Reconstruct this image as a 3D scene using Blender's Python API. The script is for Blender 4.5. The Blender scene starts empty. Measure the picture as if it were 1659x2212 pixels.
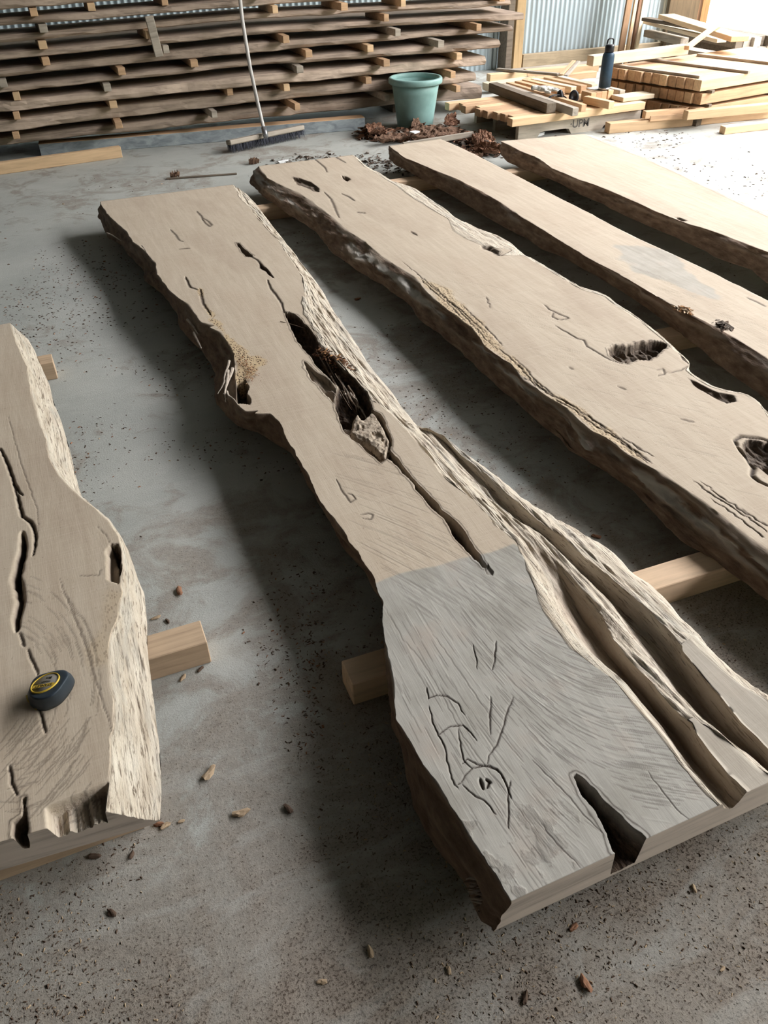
import bpy, bmesh, math, random
import numpy as np
from mathutils import Vector, Matrix, Euler

random.seed(7); rng = np.random.default_rng(7)
sc = bpy.context.scene
COL = sc.collection

# ------------------------------------------------------------------ camera
F_PX, CX, CY, HC = 1700.0, 829.5, 1106.0, 1.4
RM = np.array([[0.91998, -0.25145, 0.29896], [-0.39160, -0.56072, 0.72951], [-0.01581, -0.78886, -0.61437]])
_u, _s, _v = np.linalg.svd(RM); RM = _u @ _v          # exact rotation
cam_d = bpy.data.cameras.new('camera'); cam = bpy.data.objects.new('camera', cam_d); COL.objects.link(cam)
_m = np.column_stack([RM @ [1, 0, 0], RM @ [0, -1, 0], RM @ [0, 0, -1]])
cam.matrix_world = Matrix([[*_m[0], 0], [*_m[1], 0], [*_m[2], HC], [0, 0, 0, 1]])
cam_d.sensor_fit = 'HORIZONTAL'; cam_d.sensor_width = 36.0; cam_d.lens = F_PX / 1659 * 36
cam_d.clip_start = 0.02; cam_d.clip_end = 300
sc.camera = cam

def P(px, py, z=0.0):
    """real-world point at height z that the photograph shows at a pixel (used to measure the scene)"""
    d = RM @ np.array([px - CX, py - CY, F_PX]); t = (z - HC) / d[2]
    return np.array([0, 0, HC]) + d * t
def PY(px, py, y):
    """the same, on the vertical plane at depth y"""
    d = RM @ np.array([px - CX, py - CY, F_PX]); t = y / d[1]
    return np.array([0, 0, HC]) + d * t

# ------------------------------------------------------------------ world and light
w = bpy.data.worlds.new('sky'); sc.world = w; w.use_nodes = True
bgn = w.node_tree.nodes['Background']
bgn.inputs[0].default_value = (0.985, 0.975, 1.0, 1); bgn.inputs[1].default_value = 11.0
def portal(loc, rot, sx, sy):
    l = bpy.data.lights.new('daylight_portal', 'AREA'); l.shape = 'RECTANGLE'; l.size = sx; l.size_y = sy
    l.cycles.is_portal = True
    o = bpy.data.objects.new('daylight_portal', l); o.location = loc; o.rotation_euler = rot; COL.objects.link(o)
OPEN_X = 7.2
OPEN_H = 5.0
portal((OPEN_X + .1, 1.6, OPEN_H / 2), (0, math.radians(90), 0), OPEN_H, 13.0)
sc.view_settings.view_transform = 'Standard'; sc.view_settings.look = 'None'
sc.view_settings.gamma = 1; sc.view_settings.use_curve_mapping = False
sc.view_settings.exposure = 0.90
sc.cycles.max_bounces = 8; sc.cycles.diffuse_bounces = 5
sc.cycles.sample_clamp_indirect = 6

# ------------------------------------------------------------------ helpers
def tag(o, label=None, cat=None, group=None, kind=None):
    if label: o['label'] = label
    if cat: o['category'] = cat
    if group: o['group'] = group
    if kind: o['kind'] = kind
    return o
def mesh_obj(name, verts, faces, mat=None, parent=None, smooth=False, loc=None):
    me = bpy.data.meshes.new(name)
    me.from_pydata([tuple(map(float, v)) for v in verts], [], faces); me.update()
    if smooth: me.polygons.foreach_set('use_smooth', [True] * len(me.polygons))
    if mat is not None:
        for m in (mat if isinstance(mat, (list, tuple)) else [mat]): me.materials.append(m)
    o = bpy.data.objects.new(name, me); COL.objects.link(o)
    if parent: o.parent = parent
    if loc is not None: o.location = loc
    return o
def bm_obj(name, bm, mat=None, parent=None, smooth=False, loc=None):
    me = bpy.data.meshes.new(name); bm.normal_update(); bm.to_mesh(me); bm.free()
    if smooth: me.polygons.foreach_set('use_smooth', [True] * len(me.polygons))
    if mat is not None:
        for m in (mat if isinstance(mat, (list, tuple)) else [mat]): me.materials.append(m)
    o = bpy.data.objects.new(name, me); COL.objects.link(o)
    if parent: o.parent = parent
    if loc is not None: o.location = loc
    return o
def empty(name, loc, rz=0.0):
    o = bpy.data.objects.new(name, None); COL.objects.link(o); o.location = loc; o.rotation_euler = (0, 0, rz)
    o.empty_display_size = .05
    return o
def _hash(ix, iy, iz):
    h = (ix.astype(np.int64) * 73856093) ^ (iy.astype(np.int64) * 19349663) ^ (iz.astype(np.int64) * 83492791)
    h = (h ^ (h >> 13)) * 1274126177 & 0x7fffffff
    h = (h ^ (h >> 15)) * 668265263 & 0x7fffffff
    return (h & 0xffff) / 32767.5 - 1.0
def vn(x, y, z=0.0, seed=0):
    x = np.asarray(x, float); y = np.asarray(y, float); z = np.zeros_like(x) + z
    ix, iy, iz = np.floor(x), np.floor(y), np.floor(z)
    fx, fy, fz = x - ix, y - iy, z - iz
    fx, fy, fz = fx * fx * (3 - 2 * fx), fy * fy * (3 - 2 * fy), fz * fz * (3 - 2 * fz)
    ix = ix + seed * 131; r = 0
    for a in (0, 1):
        for b in (0, 1):
            for c in (0, 1):
                r = r + _hash(ix + a, iy + b, iz + c) * (fx if a else 1 - fx) * (fy if b else 1 - fy) * (fz if c else 1 - fz)
    return r
def fbm(x, y, z=0.0, seed=0, oct=4):
    r = 0; a = 1.0; f = 1.0
    for k in range(oct):
        r = r + a * vn(np.asarray(x) * f, np.asarray(y) * f, np.asarray(z) * f, seed + k * 7); a *= .5; f *= 2.03
    return r
def sstep(a, b, x):
    t = np.clip((x - a) / (b - a + 1e-12), 0, 1); return t * t * (3 - 2 * t)

# ------------------------------------------------------------------ materials
class NT:
    def __init__(s, name, rough=.75):
        s.m = bpy.data.materials.new(name); s.m.use_nodes = True; s.n = s.m.node_tree.nodes; s.l = s.m.node_tree.links
        s.b = s.n['Principled BSDF']; s.b.inputs['Roughness'].default_value = rough
        s.b.inputs['Specular IOR Level'].default_value = .25
    def new(s, t, **k):
        n = s.n.new(t)
        for a, v in k.items():
            if a.startswith('i_'): n.inputs[int(a[2:])].default_value = v
            else: setattr(n, a, v)
        return n
    def lk(s, a, b): s.l.new(a, b)
    def coord(s, scale=(1, 1, 1), rot=(0, 0, 0), kind='Object', loc=(0, 0, 0)):
        tc = s.new('ShaderNodeTexCoord'); mp = s.new('ShaderNodeMapping')
        mp.inputs['Scale'].default_value = scale; mp.inputs['Rotation'].default_value = rot; mp.inputs['Location'].default_value = loc
        s.lk(tc.outputs[kind], mp.inputs[0]); return mp.outputs[0]
    def noise(s, vec, scale, detail=4, rough=.6, dist=0.0):
        n = s.new('ShaderNodeTexNoise'); s.lk(vec, n.inputs['Vector'])
        n.inputs['Scale'].default_value = scale; n.inputs['Detail'].default_value = detail
        n.inputs['Roughness'].default_value = rough; n.inputs['Distortion'].default_value = dist
        return n.outputs['Fac']
    def ramp(s, fac, stops):
        r = s.new('ShaderNodeValToRGB'); s.lk(fac, r.inputs[0]); e = r.color_ramp.elements
        while len(e) < len(stops): e.new(.5)
        for q, (p, c) in zip(e, stops):
            q.position = p; q.color = (*c, 1) if not np.isscalar(c) else (c, c, c, 1)
        return r.outputs[0]
    def mix(s, fac, a, b, mode='MIX'):
        m = s.new('ShaderNodeMix', data_type='RGBA', blend_type=mode)
        for sock, v in ((m.inputs[0], fac), (m.inputs[6], a), (m.inputs[7], b)):
            if hasattr(v, 'links'): s.lk(v, sock)
            elif np.isscalar(v): sock.default_value = v
            else: sock.default_value = (*v, 1)
        return m.outputs[2]
    def math(s, op, a, b=0.0):
        m = s.new('ShaderNodeMath', operation=op)
        for sock, v in ((m.inputs[0], a), (m.inputs[1], b)):
            if hasattr(v, 'links'): s.lk(v, sock)
            else: sock.default_value = v
        return m.outputs[0]
    def bump(s, h, dist=.002, strength=1.0, prev=None):
        b = s.new('ShaderNodeBump'); b.inputs['Strength'].default_value = strength; b.inputs['Distance'].default_value = dist
        s.lk(h, b.inputs['Height'])
        if prev is not None: s.lk(prev, b.inputs['Normal'])
        return b.outputs[0]
    def done(s, col, nrm=None, rough=None):
        if hasattr(col, 'links'): s.lk(col, s.b.inputs['Base Color'])
        else: s.b.inputs['Base Color'].default_value = (*col, 1)
        if nrm is not None: s.lk(nrm, s.b.inputs['Normal'])
        if rough is not None: s.lk(rough, s.b.inputs['Roughness'])
        return s.m

def slab_material():
    """attributes: masks = (pale live edge, dark rotten wood with deep shade painted in, weathered grey); masks2 = (bark side, crack, insect holes)"""
    t = NT('slab_timber', .8)
    a1 = t.new('ShaderNodeAttribute', attribute_name='masks'); a2 = t.new('ShaderNodeAttribute', attribute_name='masks2')
    s1 = t.new('ShaderNodeSeparateColor'); s2 = t.new('ShaderNodeSeparateColor')
    t.lk(a1.outputs[0], s1.inputs[0]); t.lk(a2.outputs[0], s2.inputs[0])
    pale, dark, grey = s1.outputs; bark, crack, holes = s2.outputs
    big = t.noise(t.coord((1, .35, 1)), 5, 4)
    streak = t.noise(t.coord((26, 2.2, 26)), 2.4, 5, .65, .5)
    fine = t.noise(t.coord((160, 11, 160)), 2.0, 3, .6)
    saw = t.noise(t.coord((5, 120, 5), rot=(0, 0, .12)), 1.3, 2)
    base = t.ramp(big, [(.28, (.44, .345, .262)), (.5, (.565, .472, .365)), (.72, (.515, .415, .315))])
    base = t.mix(t.ramp(streak, [(.35, .0), (.7, .55)]), base, (.40, .31, .225))
    base = t.mix(t.ramp(saw, [(.45, 0.0), (.75, .28)]), base, (.64, .55, .44))
    speck = t.noise(t.coord((70, 22, 70)), 2.6, 2, .7)
    base = t.mix(t.ramp(speck, [(.66, 0.0), (.76, .5)]), base, (.24, .17, .12))
    g1 = t.ramp(t.noise(t.coord((1, 1, 1)), 9, 5), [(.3, (.35, .325, .28)), (.55, (.44, .415, .37)), (.75, (.44, .385, .33))])
    g1 = t.mix(t.ramp(streak, [(.4, 0.0), (.72, .5)]), g1, (.25, .235, .205))
    col = t.mix(grey, base, g1)
    pl = t.ramp(t.noise(t.coord((14, 2, 14)), 4, 5), [(.3, (.46, .375, .285)), (.5, (.60, .515, .41)), (.7, (.70, .62, .51))])
    fleck = t.noise(t.coord((70, 7, 70)), 2.3, 3, .65)
    pl = t.mix(t.ramp(fleck, [(.555, 0.0), (.64, .8)]), pl, (.15, .105, .07))
    pl = t.mix(t.ramp(t.noise(t.coord((7, 1.3, 7), loc=(4, 4, 0)), 3, 3), [(.5, 0.0), (.7, .6)]), pl, (.36, .34, .30))
    col = t.mix(pale, col, pl)
    bk = t.ramp(t.noise(t.coord((9, 3, 9)), 5, 5), [(.3, (.11, .068, .045)), (.6, (.23, .155, .105)), (.8, (.34, .265, .195))])
    col = t.mix(bark, col, bk)
    dk = t.ramp(t.noise(t.coord((30, 12, 30)), 3, 5, .7), [(.38, (.022, .014, .010)), (.62, (.12, .08, .055)), (.8, (.36, .28, .21))])  # rotten wood, darkened further to paint the shade of deep splits
    col = t.mix(dark, col, dk)
    hv = t.new('ShaderNodeTexVoronoi'); t.lk(t.coord((1, .45, 1)), hv.inputs['Vector']); hv.inputs['Scale'].default_value = 170
    hm = t.math('MULTIPLY', holes, t.ramp(hv.outputs['Distance'], [(.30, 1.0), (.42, 0.0)]))
    col = t.mix(t.math('MULTIPLY', holes, .7), col, (.55, .40, .22))
    col = t.mix(hm, col, (.09, .05, .03))
    col = t.mix(crack, col, (.045, .03, .022))
    n = t.bump(fine, .0010, .35)
    n = t.bump(streak, .0012, .15, n)
    rb = t.math('MULTIPLY', t.math('ADD', t.math('ADD', bark, dark), t.math('MULTIPLY', pale, .5)), t.noise(t.coord((30, 9, 30)), 3, 5, .7))
    n = t.bump(rb, .009, .6, n)
    n = t.bump(t.math('MULTIPLY', pale, t.noise(t.coord((130, 6, 130)), 2.2, 4, .6)), .006, .7, n)
    return t.done(col, n)

def timber(name, c, dark=.5, along=0, rough=.75, bump=.5, spot=.3):
    """plain sawn timber, grain along local axis `along`"""
    t = NT(name, rough)
    sc3 = [22, 22, 22]; sc3[along] = 1.6
    oi = t.new('ShaderNodeObjectInfo')
    tc = t.new('ShaderNodeTexCoord'); va = t.new('ShaderNodeVectorMath', operation='ADD')
    rv = t.new('ShaderNodeCombineXYZ'); t.lk(t.math('MULTIPLY', oi.outputs['Random'], 37.0), rv.inputs[0]); t.lk(t.math('MULTIPLY', oi.outputs['Random'], 11.0), rv.inputs[2])
    t.lk(tc.outputs['Object'], va.inputs[0]); t.lk(rv.outputs[0], va.inputs[1])
    mp = t.new('ShaderNodeMapping'); mp.inputs['Scale'].default_value = sc3; t.lk(va.outputs[0], mp.inputs[0])
    g = t.noise(mp.outputs[0], 2.2, 5, .6, .4)
    b = t.noise(va.outputs[0], 6, 3)
    c = np.array(c)
    col = t.ramp(g, [(.3, tuple(c * (1 - dark))), (.5, tuple(c)), (.75, tuple(np.minimum(c * 1.15, 1)))])
    col = t.mix(t.ramp(b, [(.4, 0.0), (.75, spot)]), col, tuple(c * .45))
    hsv = t.new('ShaderNodeHueSaturation'); t.lk(col, hsv.inputs['Color'])
    t.lk(t.math('ADD', t.math('MULTIPLY', oi.outputs['Random'], .35), .82), hsv.inputs['Value'])
    return t.done(hsv.outputs[0], t.bump(g, .003, bump))

def plain(name, c, rough=.5, metal=0.0, var=.12, scale=30, bump=0.0):
    t = NT(name, rough); t.b.inputs['Metallic'].default_value = metal
    n = t.noise(t.coord(), scale, 4); c = np.array(c)
    col = t.ramp(n, [(.3, tuple(c * (1 - var))), (.7, tuple(np.minimum(c * (1 + var), 1)))])
    return t.done(col, t.bump(n, .002, bump) if bump else None)

M_SLAB = slab_material()
M_ENDG = timber('end_grain_timber', (.60, .51, .43), .4, 0, .8, .4, .3)
M_STACK = timber('weathered_board', (.42, .325, .25), .5, 0, .9, 1.0, .5)
M_PINE = timber('fresh_pine', (.64, .44, .26), .18, 0, .7, .3, .12)
M_BATT = timber('sawn_batten', (.56, .36, .21), .25, 0, .75, .4, .2)
M_PALE = timber('pale_batten', (.72, .60, .43), .15, 0, .75, .3, .1)
M_GREYT = timber('grey_old_timber', (.40, .345, .28), .35, 0, .85, .6, .4)
M_DARKT = timber('dark_old_timber', (.17, .135, .10), .4, 0, .85, .6, .4)
M_FRAME = timber('frame_timber', (.36, .25, .13), .25, 2, .8, .4, .35)
M_FRAMEX = timber('frame_timber_rail', (.36, .28, .18), .3, 0, .8, .4, .35)
M_BOL = timber('bolster_timber', (.58, .42, .28), .25, 0, .8, .5, .25)

def floor_material():
    t = NT('dusty_concrete', .8)
    c = t.coord()
    big = t.noise(t.coord((1, 1, 1), loc=(1.7, 4.4, 0)), .9, 5, .6, .3)
    med = t.noise(t.coord((1, 1, 1), loc=(5.3, 2.1, 0)), 5.5, 6, .68, .6)
    con = t.ramp(t.noise(c, 2.2, 4), [(.3, (.36, .37, .34)), (.7, (.46, .465, .425))])
    dust = t.ramp(t.noise(t.coord((1, 1, 1), loc=(9, 1, 0)), 60, 4, .7), [(.3, (.17, .135, .105)), (.7, (.32, .265, .21))])
    tc = t.new('ShaderNodeTexCoord'); sp = t.new('ShaderNodeSeparateXYZ'); t.lk(tc.outputs['Object'], sp.inputs[0])
    near = t.ramp(t.math('MULTIPLY', sp.outputs[1], .125), [(.05, .20), (.18, .03), (.4, -.0)])   # dirt trodden in towards the near end
    m = t.math('ADD', t.math('ADD', t.math('MULTIPLY', big, .45), t.math('MULTIPLY', med, .55)), near)
    mask = t.ramp(m, [(.50, 0.0), (.56, .55), (.75, .9)])
    col = t.mix(mask, con, dust)
    gr = t.noise(c, 190, 4, .75)
    th = t.ramp(t.math('ADD', gr, t.math('MULTIPLY', m, .42)), [(.83, 0.0), (.89, 1.0)])
    col = t.mix(t.math('MULTIPLY', th, .8), col, (.055, .038, .027))
    sm = t.noise(t.coord((1.2, 3.2, 1), rot=(0, 0, .5)), 3, 5, .6, 1.5)   # broom swirls
    col = t.mix(t.ramp(sm, [(.5, 0.0), (.62, .28)]), col, (.48, .485, .45))
    n = t.bump(gr, .0025, .7); n = t.bump(med, .006, .35, n)
    return t.done(col, n, t.ramp(mask, [(0.0, .55), (1.0, .95)]))
M_FLOOR = floor_material()
def gravel_material():
    t = NT('pale_gravel', .9)
    v = t.new('ShaderNodeTexVoronoi'); t.lk(t.coord(), v.inputs['Vector']); v.inputs['Scale'].default_value = 22
    b = t.noise(t.coord(), 1.2, 5)
    col = t.ramp(v.outputs['Color'], [(.1, (.42, .41, .39)), (.9, (.66, .65, .62))])
    col = t.mix(t.ramp(b, [(.45, 0.0), (.6, .8)]), col, (.30, .29, .25))
    return t.done(col, t.bump(v.outputs['Distance'], .03, .8))
M_GRAVEL = gravel_material()
def iron_material(name='corrugated_iron', c=(.60, .67, .69)):
    t = NT(name, .38); t.b.inputs['Metallic'].default_value = .35
    n = t.noise(t.coord((1, 1, .3)), 8, 4)
    return t.done(t.ramp(n, [(.3, tuple(np.array(c) * .85)), (.7, c)]))
M_IRON = iron_material(c=(.47, .55, .58))
M_ROOF = iron_material('roof_iron', (.10, .10, .10))
M_DWALL = iron_material('dark_wall_iron', (.13, .13, .12))

def plane_grid(name, x0, x1, y0, y1, z, nx, ny, mat, zf=None):
    xs = np.linspace(x0, x1, nx + 1); ys = np.linspace(y0, y1, ny + 1)
    X, Y = np.meshgrid(xs, ys); Z = np.full(X.shape, z) if zf is None else zf(X, Y)
    v = np.stack([X, Y, Z], -1).reshape(-1, 3)
    f = [(j * (nx + 1) + i, j * (nx + 1) + i + 1, (j + 1) * (nx + 1) + i + 1, (j + 1) * (nx + 1) + i) for j in range(ny) for i in range(nx)]
    return mesh_obj(name, v, f, mat)
WALL_Y = 8.0
floor = plane_grid('floor', -6, OPEN_X + .15, -5, WALL_Y + .1, 0, 1, 1, M_FLOOR)
tag(floor, 'grey concrete shed floor scattered with dust, bark and chips', kind='structure')
def gz(X, Y):
    return -.03 + .03 * fbm(X * .8, Y * .8, 0, 3) * sstep(OPEN_X, OPEN_X + 1, X)
ground = plane_grid('gravel_yard', OPEN_X + .15, 40, -25, 45, 0, 120, 160, M_GRAVEL, gz)
tag(ground, 'sunlit pale gravel yard outside the open side', kind='structure')

def bank():  # unseen bank, added to keep low sky light out of the open side
    def z(X, Y): return 8.6 * sstep(15.5, 20, X) * (1 + .10 * fbm(X * .35, Y * .35, 0, 12, 4)) - .02
    t = NT('sky_block_bank', .95)
    g = t.noise(t.coord(), 2.5, 6, .7)
    m = t.done(t.ramp(g, [(.3, (.012, .022, .008)), (.6, (.05, .085, .025)), (.8, (.10, .13, .05))]), t.bump(g, .3, 1))
    o = plane_grid('sky_block_bank', 15.5, 30, -40, 60, 0, 70, 240, m, z); tag(o, 'unseen dark bank added across the yard to block low sky light', kind='structure')
bank()
def corrugated(name, length, height, pitch, amp, mat, n=6):
    """sheet in local XZ, corrugations running up"""
    k = int(length / pitch * n); v = []; f = []
    for i in range(k + 1):
        x = i * pitch / n; y = amp * math.sin(2 * math.pi * i / n)
        v += [(x, y, 0), (x, y, height)]
    for i in range(k): f.append((2 * i, 2 * i + 2, 2 * i + 3, 2 * i + 1))
    o = mesh_obj(name, v, f, mat, smooth=True)
    return o
wb = corrugated('wall_back', 12.7, 5.4, .056, .009, M_IRON)
wb.location = (-6, WALL_Y + .02, .0); tag(wb, 'light galvanised corrugated iron sheeting of the back wall', kind='structure')
wl = corrugated('wall_left', 13, 5.4, .076, .009, M_DWALL, 4); wl.rotation_euler = (0, 0, math.pi / 2); wl.location = (-6, -5, 0); tag(wl, kind='structure')
wf = corrugated('wall_front', 13.2, 5.4, .076, .009, M_DWALL, 4); wf.location = (-6, -5, 0); tag(wf, kind='structure')
wr = corrugated('wall_right', 13, 5.4 - OPEN_H, .076, .009, M_DWALL, 4); wr.rotation_euler = (0, 0, math.pi / 2); wr.location = (OPEN_X + .06, -5, OPEN_H); tag(wr, 'iron sheeting above the open side', kind='structure')
rf = corrugated('ceiling', OPEN_X + 6.6, 13.6, .076, .01, M_ROOF, 4)
rf.rotation_euler = (-math.pi / 2, 0, 0); rf.location = (-6.1, -5.2, 5.4); tag(rf, kind='structure')

def box_bm(sx, sy, sz, bev=.003, center=(0, 0, 0), rough=0.0):
    bm = bmesh.new(); bmesh.ops.create_cube(bm, size=1)
    bmesh.ops.scale(bm, vec=(sx, sy, sz), verts=bm.verts)
    if rough:
        for v in bm.verts: v.co += Vector([random.uniform(-rough, rough) for _ in range(3)])
    if bev: bmesh.ops.bevel(bm, geom=list(bm.edges), offset=bev, segments=1, affect='EDGES')
    bmesh.ops.translate(bm, vec=center, verts=bm.verts)
    return bm
def box(name, s, mat, loc=(0, 0, 0), rz=0.0, parent=None, bev=.003, rough=0.0, rot=None):
    """box standing on its origin (origin = centre of its base)"""
    o = bm_obj(name, box_bm(s[0], s[1], s[2], bev, (0, 0, s[2] / 2), rough), mat, parent, loc=loc)
    o.rotation_euler = rot if rot else (0, 0, rz); return o
def bar(name, a, b, wd, ht, mat, parent=None, bev=.003, roll=0.0, rough=0.0):
    """timber whose bottom centre line runs from a to b"""
    a, b = Vector(a), Vector(b); d = b - a; L = d.length
    bm = box_bm(L, wd, ht, bev, (L / 2, 0, ht / 2), rough)
    o = bm_obj(name, bm, mat, parent, loc=a)
    q = d.to_track_quat('X', 'Z'); o.rotation_mode = 'QUATERNION'
    o.rotation_quaternion = q @ Euler((roll, 0, 0)).to_quaternion(); return o

# frame of the back wall
def trim(name, s, loc, mat=M_FRAME, rz=0, label=None):
    o = box(name, s, mat, loc, rz); tag(o, label, kind='structure'); return o
trim('trim_1', (.10, .07, 4.6), (4.83, 7.96, 0), label='pale timber post beside the corrugated panel')
trim('trim_2', (.07, .16, 4.6), (4.66, 7.90, 0), M_DARKT, label='dark edge of the timber post behind the board stack')
trim('trim_3', (2.0, .06, .12), (5.9, 7.965, .0), M_FRAMEX, label='timber bottom rail under the corrugated panel')
trim('trim_4', (.40, .05, 4.5), (6.83, 7.93, 0), timber('dark_cladding', (.11, .075, .04), .3, 2), label='dark brown upright board near the open side')
trim('trim_5', (.10, .10, 4.6), (7.10, 7.93, 0), timber('orange_post', (.30, .15, .055), .3, 2), label='orange brown corner post at the open side')
for i, yy in enumerate((-4.9, -.6, 3.7)): pass
trim('trim_6', (.14, .14, 4.6), (7.12, -2.4, 0), label='timber post on the open side out of view')

# ================================================================== live-edge slabs
ZT, ZB = .15, .07
def curve(pts, z=None):
    """traced outline (pixel, pixel[, height]) -> sorted world arrays y, x, z"""
    w = np.array([P(p[0], p[1], p[2] if len(p) > 2 else z) for p in pts])
    w = w[np.argsort(w[:, 1])]
    return w[:, 1], w[:, 0], w[:, 2]

def seg_dist(X, Y, poly, closed=False):
    """distance of points to a polyline and position along it (0..1)"""
    best = np.full(X.shape, 1e9); tpos = np.zeros(X.shape); n = len(poly)
    L = 0; segs = []
    for i in range(n if closed else n - 1):
        a, b = poly[i], poly[(i + 1) % n]; l = math.hypot(b[0] - a[0], b[1] - a[1]); segs.append((a, b, L, l)); L += l
    for a, b, s0, l in segs:
        dx, dy = b[0] - a[0], b[1] - a[1]; q = max(dx * dx + dy * dy, 1e-12)
        t = np.clip(((X - a[0]) * dx + (Y - a[1]) * dy) / q, 0, 1)
        d = np.hypot(X - a[0] - t * dx, Y - a[1] - t * dy); m = d < best
        best[m] = d[m]; tpos[m] = (s0 + t[m] * l) / L
    return best, tpos
def inside(X, Y, poly):
    r = np.zeros(X.shape, bool); n = len(poly)
    for i in range(n):
        x0, y0 = poly[i]; x1, y1 = poly[(i + 1) % n]
        c = ((y0 > Y) != (y1 > Y)); xx = (x1 - x0) * (Y - y0) / (y1 - y0 + 1e-15) + x0
        r ^= c & (X < xx)
    return r
def px_poly(pts, z=ZT): return [tuple(P(a, b, z)[:2]) for a, b in pts]

def make_slab(name, ctrls, near, far, nring, cols, feats, side_amp=(.010, .010), seed=1, top=1, ztop=ZT, growth=.9, label='', rough_left=1.0, left_bark=1.0, zones=()):
    """ctrls: ordered round the section from left bottom to right bottom:
       dict(c=(y,x,z), opt=None|fraction, ease)  ; near / far: ((xa,ya),(xb,yb)) cut lines of the two ends"""
    def cutline(l, x): (xa, ya), (xb, yb) = l; return ya + (yb - ya) * (x - xa) / (xb - xa)
    yn_m = .5 * (near[0][1] + near[1][1]); yf_m = .5 * (far[0][1] + far[1][1])
    g = np.linspace(0, 1, nring); k = growth
    gg = (k * ((yf_m - yn_m + k) / k) ** g - k) / (yf_m - yn_m)
    K = len(ctrls); XS = [None] * K; YS = [None] * K; ZS = [None] * K
    fixed = [i for i in range(K) if ctrls[i].get('opt') is None]
    def at(c, y): return np.interp(y, c[0], c[1]), np.interp(y, c[0], c[2])
    for i in fixed:
        y = yn_m + gg * (yf_m - yn_m)
        for _ in range(3):
            x, z = at(ctrls[i]['c'], y); y = cutline(near, x) * (1 - gg) + cutline(far, x) * gg
        XS[i], YS[i], ZS[i] = x, y, z
    for i in range(K):
        if ctrls[i].get('opt') is None: continue
        a = max(q for q in fixed if q < i); b = min(q for q in fixed if q > i); f = ctrls[i]['opt']
        xf = XS[a] * (1 - f) + XS[b] * f; zf = ZS[a] * (1 - f) + ZS[b] * f; y = YS[a] * (1 - f) + YS[b] * f
        c = ctrls[i]['c']; w = sstep(c[0][0] - .12, c[0][0] - .0, y) * (1 - sstep(c[0][-1], c[0][-1] + .15, y))
        if c[0][0] < .62: w = 1 - sstep(c[0][-1], c[0][-1] + .15, y)
        xt, zt = at(c, y)
        XS[i], ZS[i], YS[i] = xf * (1 - w) + xt * w, zf * (1 - w) + zt * w, y
    # keep the traced lines in order across the section
    for i in range(top + 2, K):
        if ctrls[i].get('opt') is not None or ctrls[i].get('order', False): XS[i] = np.maximum(XS[i], XS[i - 1] + .002)
    # build columns
    col_x, col_y, col_z, col_u, col_k = [], [], [], [], []
    for i in range(K - 1):
        n = cols[i]
        for j in range(n):
            t = j / n; ease = ctrls[i].get('ease', 'lin')
            tz = t if ease == 'lin' else (1 - math.cos(math.pi * t)) / 2
            if ease == 'out': tz = math.sin(t * math.pi / 2) ** 1.2
            if ease == 'in': tz = 1 - math.cos(t * math.pi / 2)
            col_x.append(XS[i] * (1 - t) + XS[i + 1] * t); col_y.append(YS[i] * (1 - t) + YS[i + 1] * t)
            col_z.append(ZS[i] * (1 - tz) + ZS[i + 1] * tz); col_u.append(i + t)
    col_x.append(XS[-1]); col_y.append(YS[-1]); col_z.append(ZS[-1]); col_u.append(K - 1.0)
    X = np.array(col_x).T.copy(); Y = np.array(col_y).T.copy(); Z = np.array(col_z).T.copy(); U = np.array(col_u)[None, :] * np.ones_like(X)
    is_top = (U >= top - 1e-6) & (U <= top + 1 + 1e-6)
    left = U < top - 1e-6; right = U > top + 1 + 1e-6
    XT0 = X[:, np.argmin(abs(U[0] - top))][:, None]; XT1 = X[:, np.argmin(abs(U[0] - (top + 1)))][:, None]
    m = {q: np.zeros_like(X) for q in ('pale', 'dark', 'grey', 'bark', 'crack', 'holes')}
    # edge wobble, left and right (bark-like relief, faded out at the sawn face and at the two cuts)
    tl = np.clip(1 - U / max(top, 1), 0, 1)
    al = side_amp[0] * np.clip(tl * 4, 0, 1); ar = side_amp[1] * np.clip((U - top - 1) * 3, 0, 1)
    Z0 = Z.copy(); X0_ = X.copy()
    nz = fbm(X * 9, Y * 6, Z * 26, seed, 5) * 1.1
    X -= left * al * nz; Z += left * al * .4 * fbm(X * 20, Y * 9, Z * 20, seed + 3, 3) * (U > .3)
    ridge = fbm(X * 60, Y * 4.0, Z * 60, seed + 9, 4)
    upper = right & (Z > ZB + .004)
    X += right * ar * .35 * fbm(X * 7, Y * 5, Z * 16, seed + 5, 4)
    Z += upper * ar * (.42 * ridge - .10 + .22 * fbm(X * 150, Y * 12, 0, seed + 19, 3))
    # edge jitter of the sawn face itself
    e0 = np.exp(-np.abs(X - XT0) / .02) * is_top; e1 = np.exp(-np.abs(X - XT1) / .02) * is_top
    X += e0 * .0035 * fbm(Y * 22, Y * 0, 0, seed + 11, 4) + e1 * .0035 * fbm(Y * 22, Y * 0 + 5, 0, seed + 12, 4)
    m['bark'] = np.where(left, np.clip(tl * 12, 0, 1) * left_bark, 0.0)
    m['pale'] = np.where(right, np.clip((U - top - 1) * 14, 0, 1), 0.0)
    # rough weathered band on the upper left edge, with crest light painted in
    if rough_left:
        band = np.exp(-((tl - .32) / .2) ** 2) * left * rough_left
        n2 = fbm(X * 30, Y * 16, Z * 40, seed + 20, 4)
        X -= band * .008 * n2; n3 = fbm(X * 26, Y * 5, Z * 55, seed + 27, 4); m['bark'] = m['bark'] - band * .85 * sstep(.25 - .45 * rough_left, .75 - .35 * rough_left, n3); X -= band * .006 * n3
        m['grey'] = np.maximum(m['grey'], band * .85)
    S = dict(Z0=Z0, X0=X0_, X=X, Y=Y, Z=Z, U=U, m=m, top=is_top, left=left, right=right)
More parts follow.
